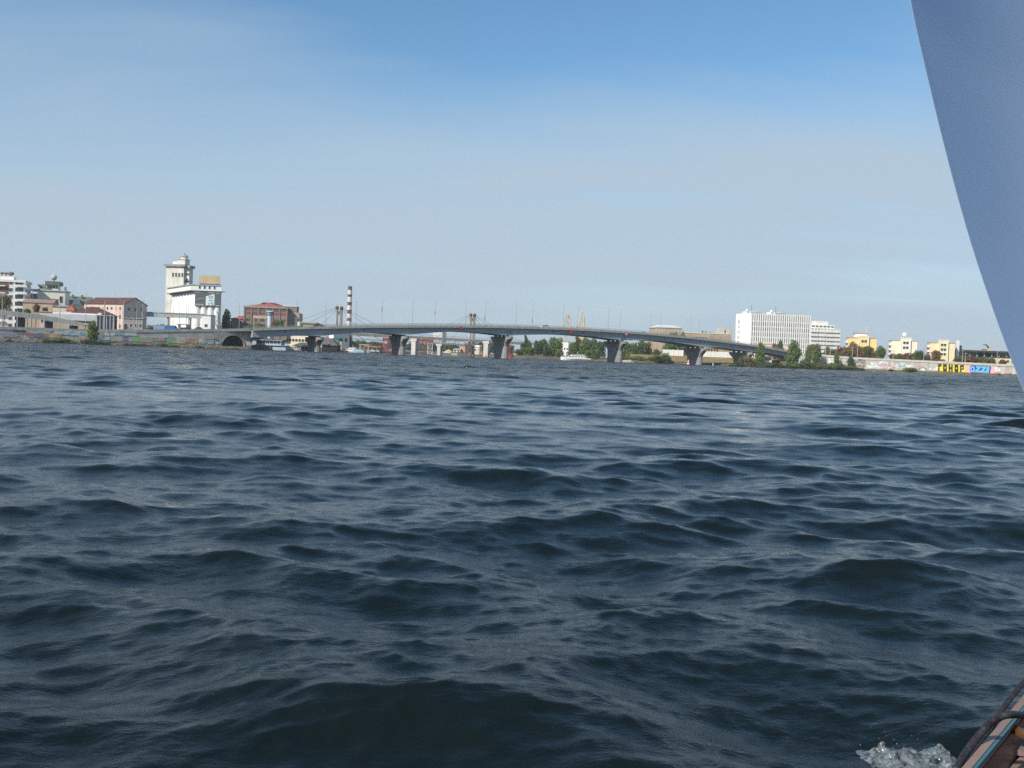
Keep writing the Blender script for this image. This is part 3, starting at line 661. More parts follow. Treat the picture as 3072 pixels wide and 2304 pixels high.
for q in ((zz6(160, 270), zz6(865, 385), G('blue', 'blue', 'lg', 'cyan', 'blue', 'org')), (zz6(930, 310), zz6(1220, 390), G('mint', 'lg', 'pale', 'wht')),
          (zz6(1210, 285), zz6(1970, 440), G('ice', 'pale', 'wht', 'cyan', 'pale')), (zz6(180, 385), zz6(380, 480), G('red', 'red', 'mag', 'red')),
          (zz6(370, 385), zz6(570, 540), G('bluewhite', 'wht', 'nav', 'blue')), (zz6(480, 380), zz6(780, 510), G('night', 'nav', 'blk', 'red', 'blk')),
          (zz6(790, 390), zz6(1120, 500), G('gold', 'yel', 'org', 'yel', 'pnk')), (zz6(1610, 440), zz6(1960, 560), G('greys', 'wht', 'gry', 'pnk')),
          (zz7(20, 330), zz7(215, 440), G('rose', 'pnk', 'gry', 'pnk')), (zz7(215, 330), zz7(355, 440), G('chalk', 'wht', 'bge')), (zz7(365, 335), zz7(515, 440), G('chalk2', 'wht', 'wht', 'gry')),
          (zz7(520, 340), zz7(1110, 445), G('teal', 'cyan', 'cyan', 'pale', s=.5)), (zz7(20, 450), zz7(370, 560), G('sky', 'blue', 'wht', 'pale')),
          (zz7(380, 450), zz7(720, 590), G('dust', 'bge', 'gry', 'pnk')), (zz7(715, 450), zz7(985, 590), G('comic', 'blue', 'yel', 'nav', 'bge')),
          (zz7(980, 470), zz7(1170, 600), G('green', 'grn', 'grn', 'gry', s=.6)), (zz7(1160, 470), zz7(1560, 620), G('greenpink', 'grn', 'grn', 'pnk', 'mag', s=.7)),
          (zz7(1555, 490), zz7(1880, 590), G('plum', 'mag', 'pnk', 'blk')), (zz7(1800, 400), zz7(2150, 490), G('fog', 'pale', 'pale', 'gry', s=.5)),
          (zz7(1930, 490), zz7(2190, 640), G('green', 'grn')), (zz8(230, 460), zz8(500, 600), G('candy', 'yel', 'wht', 'lg', 'pale', 'org')), (zz8(500, 450), zz8(605, 570), G('face', 'org', 'org', 'pnk')),
          (zz8(610, 480), zz8(785, 600), G('lime', 'lg', 'yel', 'org')), (zz8(800, 440), zz8(985, 600), G('dim', 'gry', 'bge', 'wht')), (zz8(985, 500), zz8(1210, 610), G('aqua', 'cyan', 'pale', 'gry', 'cyan')),
          (zz8(1240, 500), zz8(1390, 610), G('bw', 'wht', 'blk', 'gry')), (zz8(1000, 410), zz8(1220, 490), G('dusk', 'pnk', 'bge', 'yel')),
          (zz8(2030, 545), zz8(2190, 650), G('bw', 'wht')), (r1(0, 1360), r1(280, 1430), G('worn', 'gry', 'pnk', 'gry', 'blue'))):
    graffiti(LW, lw, q[0], q[1], q[2])

# ------------------------------------------------------------------ descending viaduct on the far left
via = E('road_viaduct', at(r1(600, 1240), 362), 0, 'grey concrete ramp viaduct sloping down to the right behind the left embankment', 'viaduct')
VP = [(at(r1(-900, 960), 352), 0), (at(r1(0, 1030), 360), 0), (at(r1(500, 1085), 366), 0), (at(r1(900, 1150), 371), 0), (at(r1(1310, 1235), 376), 0)]
vts = [p for p, _ in VP]
for i in range(len(vts)-1):
    a, b = vts[i], vts[i+1]; dz = Vector((0, 0, 1)); back = Vector((-1.0, 9, 0))
    MB().hexa([a-dz*1.1, b-dz*1.1*(1 if i < 3 else .4), b-dz*1.1*(1 if i < 3 else .4)+back, a-dz*1.1+back, a, b, b+back, a+back]).build('deck_section', CONC2, via, world=True)
    MB().hexa([a+dz*.003, b+dz*.003, b+back*.03, a+back*.03+dz*.003, a+dz*.75, b+dz*.75, b+back*.03+dz*.75, a+back*.03+dz*.75]).build('parapet', CONC2, via, world=True)
    m_ = (a+b)/2+back*.5
    if m_.z-1.1 > 4.6: MB().box(m_.x-.5, m_.x+.5, m_.y-2.5, m_.y+2.5, 4.0, m_.z-1.15).build('support', WALLD, via, world=True)
# plain posts along the quay
PM = MB().path([(0, 0, 0), (0, 0, .6), (0, 0, 1)], [.19, .16, .12], n=8).mesh('post', POLE); PB = MB().cyl(0, 0, 0, .5, .32, .3, n=8).mesh('base', POLE)
k = 0
for x, top in ((30, 820), (270, 1010), (490, 1045), (700, 1070), (940, 860), (1090, 1150), (1650, 850), (1740, 1060), (1950, 860), (2105, 1120), (1580, 1080), (1800, 1100), (2160, 1130)):
    xr = x; Yp = float(np.interp(x*.19, [0, 420], [346, 373])); b = at(r1(x, 1275), Yp); h = at(r1(x, top), Yp).z-4.1
    nth = sorted([30, 270, 490, 700, 940, 1090, 1650, 1740, 1950, 2105, 1580, 1800, 2160]).index(x)
    o = E('quay_post', (b.x, b.y, 4.1), 0, f'plain grey post on the left quay, {ORD[nth] if nth < 14 else "last"} from the left edge', 'post', 'posts along the left quay')
    inst('shaft', PM, o, sc=(1, 1, h)); inst('base', PB, o)
# curved lamps on the left quay
LQ = lamp_meshes(9.0, 2.6); k = 0
for (bx, tx, ty, side) in ((500, 505, 600, 1), (1350, 1355, 640, 1), (1890, 1895, 760, 1)):
    b = at(r1(bx, 1250), 379); h = at(r1(tx, ty), 379).z-4.6
    lamp((b.x, b.y, 4.6), R(80), f'tall curved quay lamp rising over the left rooftops, {ORD[k]} from the left', 'curved lamps on the left quay', h/9.0, meshes=LQ); k += 1
for j, (bx, ty, rz) in enumerate(((250, 780, 80), (240, 890, -80), (730, 900, 80), (830, 860, 80), (940, 880, 80), (975, 850, 80), (610, 1060, 80), (1140, 1060, 80), (1775, 840, 80), (150, 860, -80))):
    b = at(r2(bx, 1290), 398); h = at(r2(bx, ty), 398).z-5.4; nth = sorted((250, 240, 730, 830, 940, 975, 610, 1140, 1775, 150)).index(bx)
    lamp((b.x, b.y, 5.4), R(rz), f'slender curved lamp by the grain elevator, {ORD[nth]} from the left', 'lamps in front of the grain elevator', h/9.0, meshes=LQ)
# parked things on the quay road
def quay_car(p, label, paint, van=False, rz=25):
    q = at(p, 392); car((q.x, q.y, ltop(p[0])-.95+.35), R(rz), label, paint, 'cars on the left quay', van)
quay_car(r2(350, 1300), 'white car on the quay road left of the grain elevator', carpaint('white', (.72, .72, .72)))
quay_car(r2(545, 1275), 'blue and white van on the quay beside the grain elevator', carpaint('bluewhite', (.35, .45, .6)), True)
quay_car(r2(710, 1275), 'bright blue van below the white wall of the grain elevator', carpaint('blue', (.06, .22, .5)), True)
quay_car(r2(905, 1290), 'dark red car on the quay below the conveyor gallery', carpaint('red', (.35, .03, .05)))
quay_car(r2(975, 1292), 'dark red car parked right behind another red car', carpaint('red', (.35, .03, .05)))
quay_car(r2(1150, 1298), 'orange red car at the right end of the quay', carpaint('orange', (.5, .13, .07)))

# ------------------------------------------------------------------ buildings of the left bank
def simple_windows(root, w, h, cols, rows, x0, x1, z0, z1, ww, wh, gm=GLASS, fm=FRAMEW, face='front', D=0):
    wins(root, winmesh(ww, wh, gm, fm), face, lin(x0, x1, cols), lin(z0, z1, rows), w=w)
def shift(mb, dx, dy, dz): mb.v = [(x+dx, y+dy, z+dz) for x, y, z in mb.v]; return mb
# white apartment block cut by the left edge
o, w, h = shell('apartment_block', 'white balconied apartment block at the left edge with brown attic corner', r1(-700, 470), r1(395, 500), 430, 17, 14, 4.5)
MB().box(0, w, 0, 16, 0, h-1.2).build('wall', WHITE, o); MB().box(-.4, w+.4, -.4, 16.4, h-1.2, h-.2).build('cornice', WHITE, o)
xa = w*.64; fl = h/7.2
MB().box(w*.2, xa+w*.125, -.12, 1, h-6.2, h-1.22).build('attic_panel', M('brown_cladding', (.16, .085, .06), var=.2), o)
for k in range(7):
    z = .6+k*fl
    if z > h-3: break
    MB().box(xa+w*.25, w+1.0, -1.3, -.02, z-.15, z+.75).build('balcony', FRAMEW, o)
    MB().box(w*.05, xa+w*.08, -1.3, -.02, z-.15, z+.3).build('balcony', FRAMEW, o)
    wins(o, winmesh(2.2, fl*.6, GLASS2, WHITE), 'front', [w*.16, w*.3, w*.44, w*.58], [z+.9]); wins(o, winmesh(1.4, fl*.5, GLASS2, WHITE), 'front', [w*.80], [z+.8]); wins(o, winmesh(3.2, fl*.6, GLASS, WHITE), 'front', [w*.92], [z+.9])
    wins(o, winmesh(2.0, fl*.5, GLASS, WHITE), 'right', [3, 8, 12], [z+.9], w=w)
MB().box(w*.62, w*.82, 3, 9, h-.2, h+1.3).build('roof_house', WHITE, o)
for x in (.63, .69, .76):
    mb = MB().cyl(w*x, 5, h+1.3, h+2.4, .18); mb.sph((w*x, 5, h+2.7), .85 if x < .75 else 1.4, sz=.6); mb.build('satellite_dish', M('dish_brown', (.18, .13, .11)), o)
# green-roofed house with the glazed tower
o, w, h = shell('tower_house', 'cream house with tall window bays and green flat topped turret, ball on its roof', r1(590, 690), r1(1030, 700), 455, 16, 14, 4.5)
MB().box(0, w, 0, 14, 0, h).build('wall', M('tower_house_render', (.70, .68, .60), var=.06, streak=.1), o); MB().box(-3.8, w+.6, -.5, 14.5, h, h+.5).build('roof_slab', CONC2, o)
MB().box(-4.2, -.01, .5, 14, 0, h-1.5).build('side_wing', M('dim_green_wall', (.22, .24, .2), var=.2), o)
wins(o, winmesh(1.0, h*.26, GLASS2, CREAM), 'front', lin(w*.44, w*.72, 5), [h*.55, h*.16], w=w); wins(o, winmesh(1.1, h*.2, GLASS2, CREAM), 'front', [w*.12, w*.2, w*.3], [h*.55, h*.3])
wins(o, winmesh(1.3, h*.16, GLASS, CREAM), 'front', [w*.86], [h*.72])
hip(w*.42, 12, h+.5, 2.6, .2).build('green_roof', GRNR, o)
tz = at(r1(800, 600), 455).z-4.5
MB().box(w*.3, w*.72, 2, 9, h+.5, tz).build('turret', WHITE, o); wins(o, winmesh(.9, (tz-h)*.5, GLASS, WHITE), 'front', lin(w*.36, w*.66, 4), [h+1.2], y0=2)
t2 = at(r1(800, 540), 455).z-4.5
MB().box(w*.26, w*.8, .8, 10, tz, t2).build('turret_cap', GRNR, o)
zz = at(r1(810, 470), 455).z-4.5
mb = MB().path([(w*.52, 5, t2), (w*.52, 5, zz)], .25); mb.sph((w*.52, 5, zz), 1.35, n=16, m=10); mb.build('roof_ball', M('ball_grey', (.42, .45, .43), var=.1), o, smooth=True)
MB().box(w*.93, w*1.0, 3, 4.5, h+.5, h+2.3).build('chimney', CREAM, o)
# long green roof with white pediment
o, w, h = shell('green_roof_hall', 'low hall with long green sheet roof and white curved pediment', r1(950, 905), r1(1400, 905), 470, 14, 15, 4.5)
MB().box(0, w, 0, 15, 0, h).build('wall', CREAM, o); rise = at(r1(1000, 785), 478).z-4.5-h
gable(w, 15, h, rise, .3).build('roof', GRNR, o)
MB().ext([(w*.4, h), (w*.76, h), (w*.7, h+1.2), (w*.64, h+3.2), (w*.52, h+3.2), (w*.47, h+1.4)][::-1], -.5, -.1).build('pediment', WHITE, o)
for x in (.33, .66): MB().box(w*x, w*x+.9, 5, 6, h+rise-1, h+rise+.9).build('chimney', GRNR, o)
# long pink warehouse
o, w, h = shell('warehouse', 'long pale pink three storey warehouse with dark brown roof and grey gable end', r1(1330, 905), r1(1952, 908), 452, -28, 13, 4.5)
MB().box(0, w, 0, 13, 0, h).build('wall', PINK, o)
MB().extx([(0, h), (13, h), (6.5, h+3.0)], 0, w).build('gable_wall', PINK, o)
gable(w, 13, h, 3.1, .35).build('roof', BRNR, o)
wins(o, winmesh(.9, 1.1, GLASS, PINK), 'front', lin(w*.08, w*.92, 9), [h*.82]); wins(o, winmesh(1.0, 1.7, GLASS, PINK), 'front', lin(w*.08, w*.92, 9), [h*.52, h*.2])
wins(o, winmesh(1.0, 1.5, GLASS, PINK), 'right', [3, 6.5, 10], [h*.2, h*.5, h*.8], w=w)
for k, x in enumerate(lin(w*.05, w*.97, 7)): MB().box(x-.25, x+.25, -.12, -.005, 0, h).build('pilaster', PINK, o)
# low houses and sheds in front
def house(name, label, L, Rp, Y, yaw, depth, base, wallm, roofm, rise=1.6, kind='gable', nw=3, winh=1.2, along='x', cat='house'):
    o, w, h = shell(name, label, L, Rp, Y, yaw, depth, base, cat)
    h = max(h, 1.2); MB().box(0, w, 0, depth, 0, h).build('wall', wallm, o)
    if kind == 'gable':
        if along == 'x': MB().extx([(0, h), (depth, h), (depth/2, h+rise)], .02, w-.02).build('gable_wall', wallm, o)
        else: MB().ext([(0, h), (w/2, h+rise), (w, h)], .02, depth-.02).build('gable_wall', wallm, o)
        gable(w, depth, h, rise, .35, along).build('roof', roofm, o)
    elif kind == 'hip': hip(w, depth, h, rise).build('roof', roofm, o)
    else: MB().box(-.3, w+.3, -.3, depth+.3, h, h+.35).build('roof', roofm, o)
    if nw: wins(o, winmesh(min(1.3, w/nw*.5), min(winh, h*.45), GLASS, FRAMEW), 'front', lin(w*.5/nw, w-w*.5/nw, nw), [max(.4, h*.45)])
    return o, w, h
house('long_shed', 'long low tan house with dull red roof below the apartment block', r1(360, 880), r1(830, 925), 425, 14, 12, 4.5, TAN, M('dusty_roof', (.30, .20, .16), var=.25), 1.6, 'gable', 6)
house('cream_house', 'small cream house with two doors beside a red tented roof', r1(835, 940), r1(1120, 950), 418, 15, 9, 4.5, CREAM, GREYR, .8, 'hip', 2)
o, w, h = house('red_roof_kiosk', 'small kiosk under a bright red pyramid roof', r1(1050, 1005), r1(1170, 1010), 410, 5, 4, 4.5, CREAM, REDR, 2.4, 'hip', 1)
house('pale_annex', 'low pale pink annex left of the red roofed kiosk', r1(630, 1030), r1(840, 1040), 405, 16, 8, 4.5, PINK, GREYR, .5, 'flat', 3)
house('brown_roof_house', 'low house with broad dark brown hipped roof before the pink warehouse', r1(1130, 1045), r1(1730, 1060), 408, 12, 12, 4.5, TAN, BRNR, 3.0, 'hip', 5)
o, w, h = shell('market_hall', 'wide low market hall with sloping light grey roof and white front trim', r1(690, 1150), r1(1480, 1165), 388, 14, 12, 4.5, 'hall')
MB().box(0, w, 0, 12, 0, max(h, .8)).build('wall', TAN, o); h = max(h, .8); up = at(r1(1000, 1062), 396).z-4.5
MB().hexa([(-.6, -.6, h), (w+.6, -.6, h), (w-1, 12, up), (1, 12, up), (-.6, -.6, h+.2), (w+.6, -.6, h+.2), (w-1, 12, up+.2), (1, 12, up+.2)]).build('roof', GREYR, o)
MB().box(w*.05, w+.8, 11.9, 12.4, up-.2, up+.7).build('trim', WHITE, o); MB().box(w+.1, w+1.3, 10, 12.2, 0, up+1.1).build('end_pier', WHITE, o)
o, w, h = shell('glass_pavilion', 'dark glazed pavilion in front of the pink warehouse', r1(1530, 1090), r1(1790, 1105), 385, 12, 9, 4.5, 'pavilion')
MB().box(.1, w-.1, .1, 9, 0, h).build('core', DARK, o); MB().box(-.3, w+.3, -.3, 9.3, h, h+.35).build('roof', GREYR, o)
for i in range(5):
    x = w*i/5; MB().box(x+.08, x+w/5-.08, 0, .09, .2, h-.1).build('pane', glass('pavilion_glass', (.02, .03, .06), .05), o)
for i in range(6): MB().box(w*i/5-.07, w*i/5+.07, -.05, .1, 0, h).build('mullion', FRAMEW, o)
house('grey_shed', 'plain grey wall shed at the foot of the pink warehouse gable', r1(1960, 1130), r1(2260, 1140), 390, 16, 8, 4.5, CONC, GREYR, .4, 'flat', 4)
tree('leafy_tree', 'dark green tree at the left edge before the apartment block', r1(70, 725), 42, 400, base=4.6, key='olive', hi=True)
tree('leafy_tree', 'rust brown small tree on the roofs left of the cream house', r1(570, 895), 22, 412, base=4.6, key='brown', var=1, hi=True)
tree('leafy_tree', 'olive tree low between the sheds on the left bank', r1(440, 955), 26, 395, base=4.6, key='olive', var=2, hi=True)
tree('leafy_tree', 'small brown tree before the pale annex', r1(720, 940), 18, 414, base=4.6, key='brown', var=2, hi=True)
# shrubs and a slim tree at the foot of the wall
def bank_y(px): return shoreY(px)+0.7
for x, top, wd, lab in ((830, 1440, 44, 'broad green shrub at the water below the left wall, nearest the left edge'), (960, 1415, 46, 'tall green shrub in the middle of the left bank clump'), (1090, 1425, 42, 'rounded green shrub at the right of the left bank clump'),
                        (1380, 1440, 36, 'green shrub at the foot of the slim young tree on the left bank'), (1560, 1475, 36, 'low dark shrub just right of the slim young tree'), (1680, 1500, 24, 'small dark shrub on the left bank under pink graffiti'),
                        (160, 1440, 14, 'tiny weed tuft at the far left of the stone bank')):
    p = r1(x, top); tree('shrub', lab, p, wd, bank_y(p[0]), base=-.1, shape='bush', key='green' if x < 1300 else 'dark', cat='shrub', group='shrubs on the left bank', var=x % 3)
for x, top, wd, lab, key in ((570, 1495, 34, 'green shrub below the green graffiti on the left wall', 'green'), (1140, 1545, 28, 'small green shrub on the bank left of the arch', 'green'), (60, 1510, 40, 'low dry brown scrub on the left bank', 'olive'), (240, 1520, 40, 'low olive scrub beside the dry brown scrub', 'olive'),
                             (770, 1545, 30, 'brownish scrub between the two green shrubs near the arch', 'olive'), (1700, 1600, 22, 'low weeds at the water in front of the arch', 'olive')):
    p = r2(x, top); tree('shrub', lab, p, wd, bank_y(p[0]), base=-.1, shape='bush', key=key, cat='shrub', group='shrubs on the left bank', var=x % 3)
p = r1(1470, 1170); tree('young_tree', 'slim young tree growing alone before the left embankment wall', p, 30, bank_y(p[0])+1, base=.6, shape='poplar', key='green')

# ------------------------------------------------------------------ grain elevator
o, w, h = shell('grain_elevator_tower', 'tall square grain elevator tower with lantern top and projecting cornice', r2(625, 310), r2(905, 312), 512, -9, 13, 5, 'tower')
ELEV = M('elevator_render', (0.70, 0.67, 0.60), var=0.12, scale=0.3, streak=0.4)
D = 6.5; MB().box(0, w, 0, D, 0, h).build('wall', ELEV, o); MB().box(-1.0, w+1.0, -1.0, D+1, h, h+1.1).build('cornice', M('cornice_grey', (.30, .28, .25), var=.25), o)
MB().box(w, w+2.2, 1.5, D-1, 0, h-.5).build('stair_wing', ELEV, o); MB().box(w-.2, w+3.0, .7, D-.4, h-.5, h+.8).build('wing_cornice', M('cornice_grey', (.3, .28, .25)), o)
wins(o, winmesh(.9, 2.0, GLASS, ELEV), 'front', lin(w*.4, w*.92, 4), [h-5.2, h-14.2, h-18.8]); wins(o, winmesh(1.0, 2.2, GLASS, ELEV), 'front', [w+1.1], [h-8, h-14], y0=1.5)
for z in (3, 6, 9): MB().box(w+.3, w+2.2, .7, 1.48, h-z*1.2, h-z*1.2+.3).build('landing', DARK, o)
z1 = at(r2(840, 205), 512).z-5; z2 = at(r2(840, 150), 512).z-5; z3 = at(r2(840, 85), 512).z-5
MB().box(w*.56, w*1.0, 1, 6, h+1.1, z1).build('lantern_base', ELEV, o); MB().box(w*.53, w*1.03, .7, 6.3, z1, z1+.4).build('lantern_cornice', CONC2, o)
MB().cyl(w*.79, 4.5, z1+.4, z2, 1.75, 1.6, n=8).build('lantern', ELEV, o); MB().cyl(w*.79, 4.5, z2, z2+.9, 2.1, 1.2, n=8).build('lantern_roof', M('cornice_grey', (.3, .28, .25)), o)
MB().path([(w*.79, 4.5, z2+.9), (w*.79, 4.5, z3)], [.25, .06]).build('spire', DARK, o)
MB().box(w*.2, w*.45, 3, 6, h+1.1, h+2.8).build('roof_hut', WHITE, o)
# silo block with round bins
A = at(r2(1060, 690), 462); yawL = 180-52
sb = E('silo_block', (A.x, A.y, 5), R(2), 'white grain silo block with round bins and a dark advertising banner', 'silo')
rr = ray(*r2(1490, 690)); k = rr.x/rr.y; w = (k*A.y-A.x)/(math.cos(R(2))-k*math.sin(R(2)))
hB = A.z-5; hT = at(r2(1060, 612), 462).z-5
SILO = M('silo_white', (0.80, 0.80, 0.77), var=0.06, scale=0.25, streak=0.12)
def left_pt(s): return (-math.sin(R(30))*s, math.cos(R(30))*s)   # direction of the long left face in local axes
Ls = 43.0; lx, ly = left_pt(Ls)
core = [(0.2, .8), (w-.2, .8), (w-.2+lx, ly+.8), (.2+lx, ly+.8)]
MB().prism(core, 0, hB).build('core_wall', SILO, sb)
nb = 4
for i in range(nb):
    r_ = w/nb/2*.96; MB().cyl(w*(i+.5)/nb, r_*.75, 0, hB-.01, r_, n=20).build('bin', SILO, sb, smooth=False)
for i in range(8):                          # long left side: flat buttressed bays
    q0, q1 = left_pt(Ls*i/8+.1), left_pt(Ls*(i+1)/8-.1)
    MB().prism([(q0[0]+.3, q0[1]+.3), (q0[0]+2, q0[1]+.8), (q1[0]+2, q1[1]+.8), (q1[0]+.3, q1[1]+.3), ((q0[0]+q1[0])/2-.25, (q0[1]+q1[1])/2)][::-1], 0, hB-.02).build('bay_wall', SILO, sb)
gal = [(-1.2, -.9), (w+.4, -.9), (w+.4+lx, ly-.9), (lx-1.6, ly-.6)]
MB().prism(gal, hB, hT).build('top_gallery', M('gallery_white', (.74, .75, .70), var=.06, streak=.2), sb)
MB().prism([(-1.5, -1.2), (w+.8, -1.2), (w+.8+lx, ly-1.2), (lx-2.0, ly-.9)], hT, hT+.5).build('gallery_roof', M('gallery_roof_grey', (.33, .35, .34)), sb)
MB().prism([(-1.4, -1.1), (w+2.2, -1.1), (w+2.2+lx, ly-1.1), (lx-1.9, ly-.8)], hB-.35, hB-.003).build('gallery_ledge', M('ledge_dark', (.14, .145, .15)), sb)
wins(sb, winmesh(.9, 1.3, GLASS, WHITE), 'front', lin(w*.24, w*.78, 4), [hB+(hT-hB)*.35], y0=-.9)
for i in range(14):
    s = Ls*(i+.6)/14.5; q = left_pt(s); MB().box(q[0]-1.0, q[0]-.2, q[1]-.9, q[1]-.2, hB-1.0, hB-.4).build('bracket', M('ledge_dark', (.14, .145, .15)), sb)
# banner with the worn lettering
def zl(p): return at(p, 461).z-5
BX = lambda p: (at(p, 461).x-A.x)
b0, b1 = BX(r2(1078, 700)), BX(r2(1478, 700)); bz1, bz0 = hB-.5, zl(r2(1270, 942))
BAN = M('banner_charcoal', (0.085, 0.10, 0.105), var=0.12, scale=0.4)
ban = MB().box(b0, b1, -.75, -.55, bz0, bz1).build('banner', BAN, sb)
u = lambda f: b0+(b1-b0)*f; v = lambda f: bz0+(bz1-bz0)*f
zz1 = reg(570, 850, 120/2212)
bu = lambda x: u((x-250)/(1650-250)); bv = lambda y, x: v(1-(y-(405+(x-250)*.035))/(850))
PAPER = M('banner_paper', (.62, .68, .66), var=.1, scale=.5); PTEAL = M('banner_pale_teal', (.42, .62, .63), var=.06)
INK = M('banner_teal_ink', (.05, .15, .19), var=.1)
MB().ext([(bu(845), bv(1215, 845)), (bu(1330), bv(1225, 1330)), (bu(1330), bv(575, 1330)), (bu(1130), bv(580, 1130)), (bu(1000), bv(650, 1000)), (bu(850), bv(690, 850))], -.80, -.752).build('printed_field', PAPER, ban)
MB().ext([(bu(1180), bv(1223, 1180)), (bu(1328), bv(1225, 1330)), (bu(1328), bv(580, 1330)), (bu(1260), bv(580, 1260))], -.83, -.802).build('printed_field', PTEAL, ban)
def text_mesh(txt, size, mat, parent, loc, rot, name='lettering', ext=.015, sx=1.0):
    c = bpy.data.curves.new(name, 'FONT'); c.body = txt; c.size = size; c.extrude = ext; c.align_x = 'CENTER'; c.align_y = 'CENTER'; c.resolution_u = 3
    o = bpy.data.objects.new(name, c); COL.objects.link(o); dg = bpy.context.evaluated_depsgraph_get(); me = bpy.data.meshes.new_from_object(o.evaluated_get(dg))
    bpy.data.objects.remove(o); me.materials.clear(); me.materials.append(mat); o2 = inst(name, me, parent, loc); o2.rotation_euler = rot; o2.scale = (sx, 1, 1); return o2
text_mesh('G10', (bu(1260)-bu(990))*1.2, INK, ban, (bu(1125), -.86, (bv(715, 1125)+bv(1230, 1125))/2), (R(90), R(-90), 0), sx=1.12)
PALE = M('banner_print_white', (.6, .62, .62), var=.08)
text_mesh('arena', (bv(1100, 500)-bv(1215, 500))*1.75, PALE, ban, (bu(510), -.78, bv(1160, 500)), (R(90), 0, 0))
for a_, b_, y_, hh in ((280, 610, 445, 30), (960, 1330, 480, 36), (1370, 1600, 495, 34), (420, 740, 805, 26), (300, 480, 870, 18), (1400, 1600, 1240, 50)):
    n_ = int((b_-a_)/28)
    mb = MB()
    for q in range(n_):
        xa_ = a_+(b_-a_)*q/n_; mb.box(bu(xa_), bu(xa_+(b_-a_)/n_*.7), -.78, -.752, bv(y_+hh*random.uniform(.3, .5), xa_), bv(y_-hh*random.uniform(.3, .5), xa_))
    mb.build('small_print', PALE, ban, kind='stuff')
# rooftop hoarding seen from behind
hb = E('rooftop_hoarding', (A.x+BX(r2(1105, 590)), A.y+2.5, 5+hT+.5), R(2), 'tan rooftop billboard panel with blue lower edge on the silo block', 'billboard')
hw = BX(r2(1432, 590))-BX(r2(1105, 590)); hz0 = zl(r2(1270, 575))-hT-.5; hz1 = zl(r2(1270, 448))-hT-.5
MB().box(0, hw, 0, .4, hz0, hz1).build('panel', M('hoarding_tan', (.48, .38, .22), var=.1, streak=.2), hb); MB().box(.2, hw+.2, -.05, .35, hz0-.75, hz0-.01).build('lower_edge', M('hoarding_blue', (.04, .10, .30)), hb)
for i in range(5): MB().path([(hw*(i+.5)/5, .6, hz0-1.2), (hw*(i+.5)/5, .45, hz1-.4)], .12).build('strut', STEEL, hb)
for i in range(5): MB().path([(hw*(i+.5)/5, 2.6, 0), (hw*(i+.5)/5, .6, hz0+1)], .1).path([(hw*(i+.5)/5, .3, 0), (hw*(i+.5)/5, .3, hz0)], .12).build('brace', STEEL, hb)
# conveyor gallery between warehouse and silo
ga = at(r2(105, 1140), 452); gb = at(r2(1190, 1150), 452)
cg = E('conveyor_gallery', ((ga.x+gb.x)/2, 452, 5), 0, 'long grey enclosed conveyor gallery linking the pink warehouse and the silo', 'conveyor')
gh = at(r2(600, 1050), 452).z-5; gl = at(r2(600, 1112), 452).z-5; hwid = (gb.x-ga.x)/2
for i in range(9):
    xa_ = -hwid+2*hwid*i/9; MB().box(xa_, xa_+2*hwid/9-.04, 0, 3, gl, gh).build('wall_panel', M('gallery_sheet', (.34, .37, .37), var=.1, streak=.3), cg)
MB().box(-hwid-.1, hwid+.1, -.3, 3.3, gh+.002, gh+.35).build('roof', GREYR, cg)
for i in range(10):
    x = -hwid+2*hwid*i/9.0; MB().box(x-.1, x+.1, -.12, -.01, gl-.25, gh).build('rib', GREYR, cg)
for x in (-hwid+4.2, -hwid*.02, hwid*.62): MB().box(x-.4, x+.4, .6, 2.4, 0, gl).build('leg', POLE, cg)
MB().box(hwid*.28, hwid*.62, -.8, 2.8, gl-3.2, gl-2.8).box(hwid*.3, hwid*.36, .2, 1.4, 0, gl-3.2).box(hwid*.54, hwid*.6, .2, 1.4, 0, gl-3.2).build('loading_frame', M('cornice_grey', (.3, .28, .25)), cg)
house('elevator_annex', 'white two storey annex below the silo bins with single windows', r2(1185, 1085), r2(1330, 1090), 446, 0, 7, 5, WHITE, GREYR, .3, 'flat', 1)
p = r2(1440, 975)
tr = E('bare_tree', (at((p[0], 1000), 430).x, 430, 5), 0, 'pale leafless tree before the right corner of the silo block', 'tree'); ht = at(p, 430).z-5
mb = MB(); mb.path([(0, 0, 0), (.1, 0, ht*.4), (0, .1, ht)], [.3, .2, .05])
mb.build('trunk', M('pale_bark', (.34, .30, .24)), tr)
for i in range(22):
    g = random.Random(i); z = ht*g.uniform(.2, .85); t = g.uniform(0, 6.28); l = ht*g.uniform(.15, .3)
    MB().path([(0, 0, z), (l*.5*math.cos(t), l*.5*math.sin(t), z+l*.4), (l*.75*math.cos(t), l*.75*math.sin(t), z+l)], [.09, .06, .02], n=5).build('branch', M('pale_bark', (.34, .3, .24)), tr)
tree('leafy_tree', 'dark green tree against the right side of the grain silo', r2(1575, 955), 30, 470, base=5, key='dark', var=1)
tree('leafy_tree', 'low olive tree below the conveyor gallery, left of the silo', r2(430, 1195), 34, 520, base=3, key='olive', var=0)
tree('leafy_tree', 'second olive tree below the conveyor gallery, nearer the silo', r2(545, 1185), 28, 520, base=3, key='green', var=2)
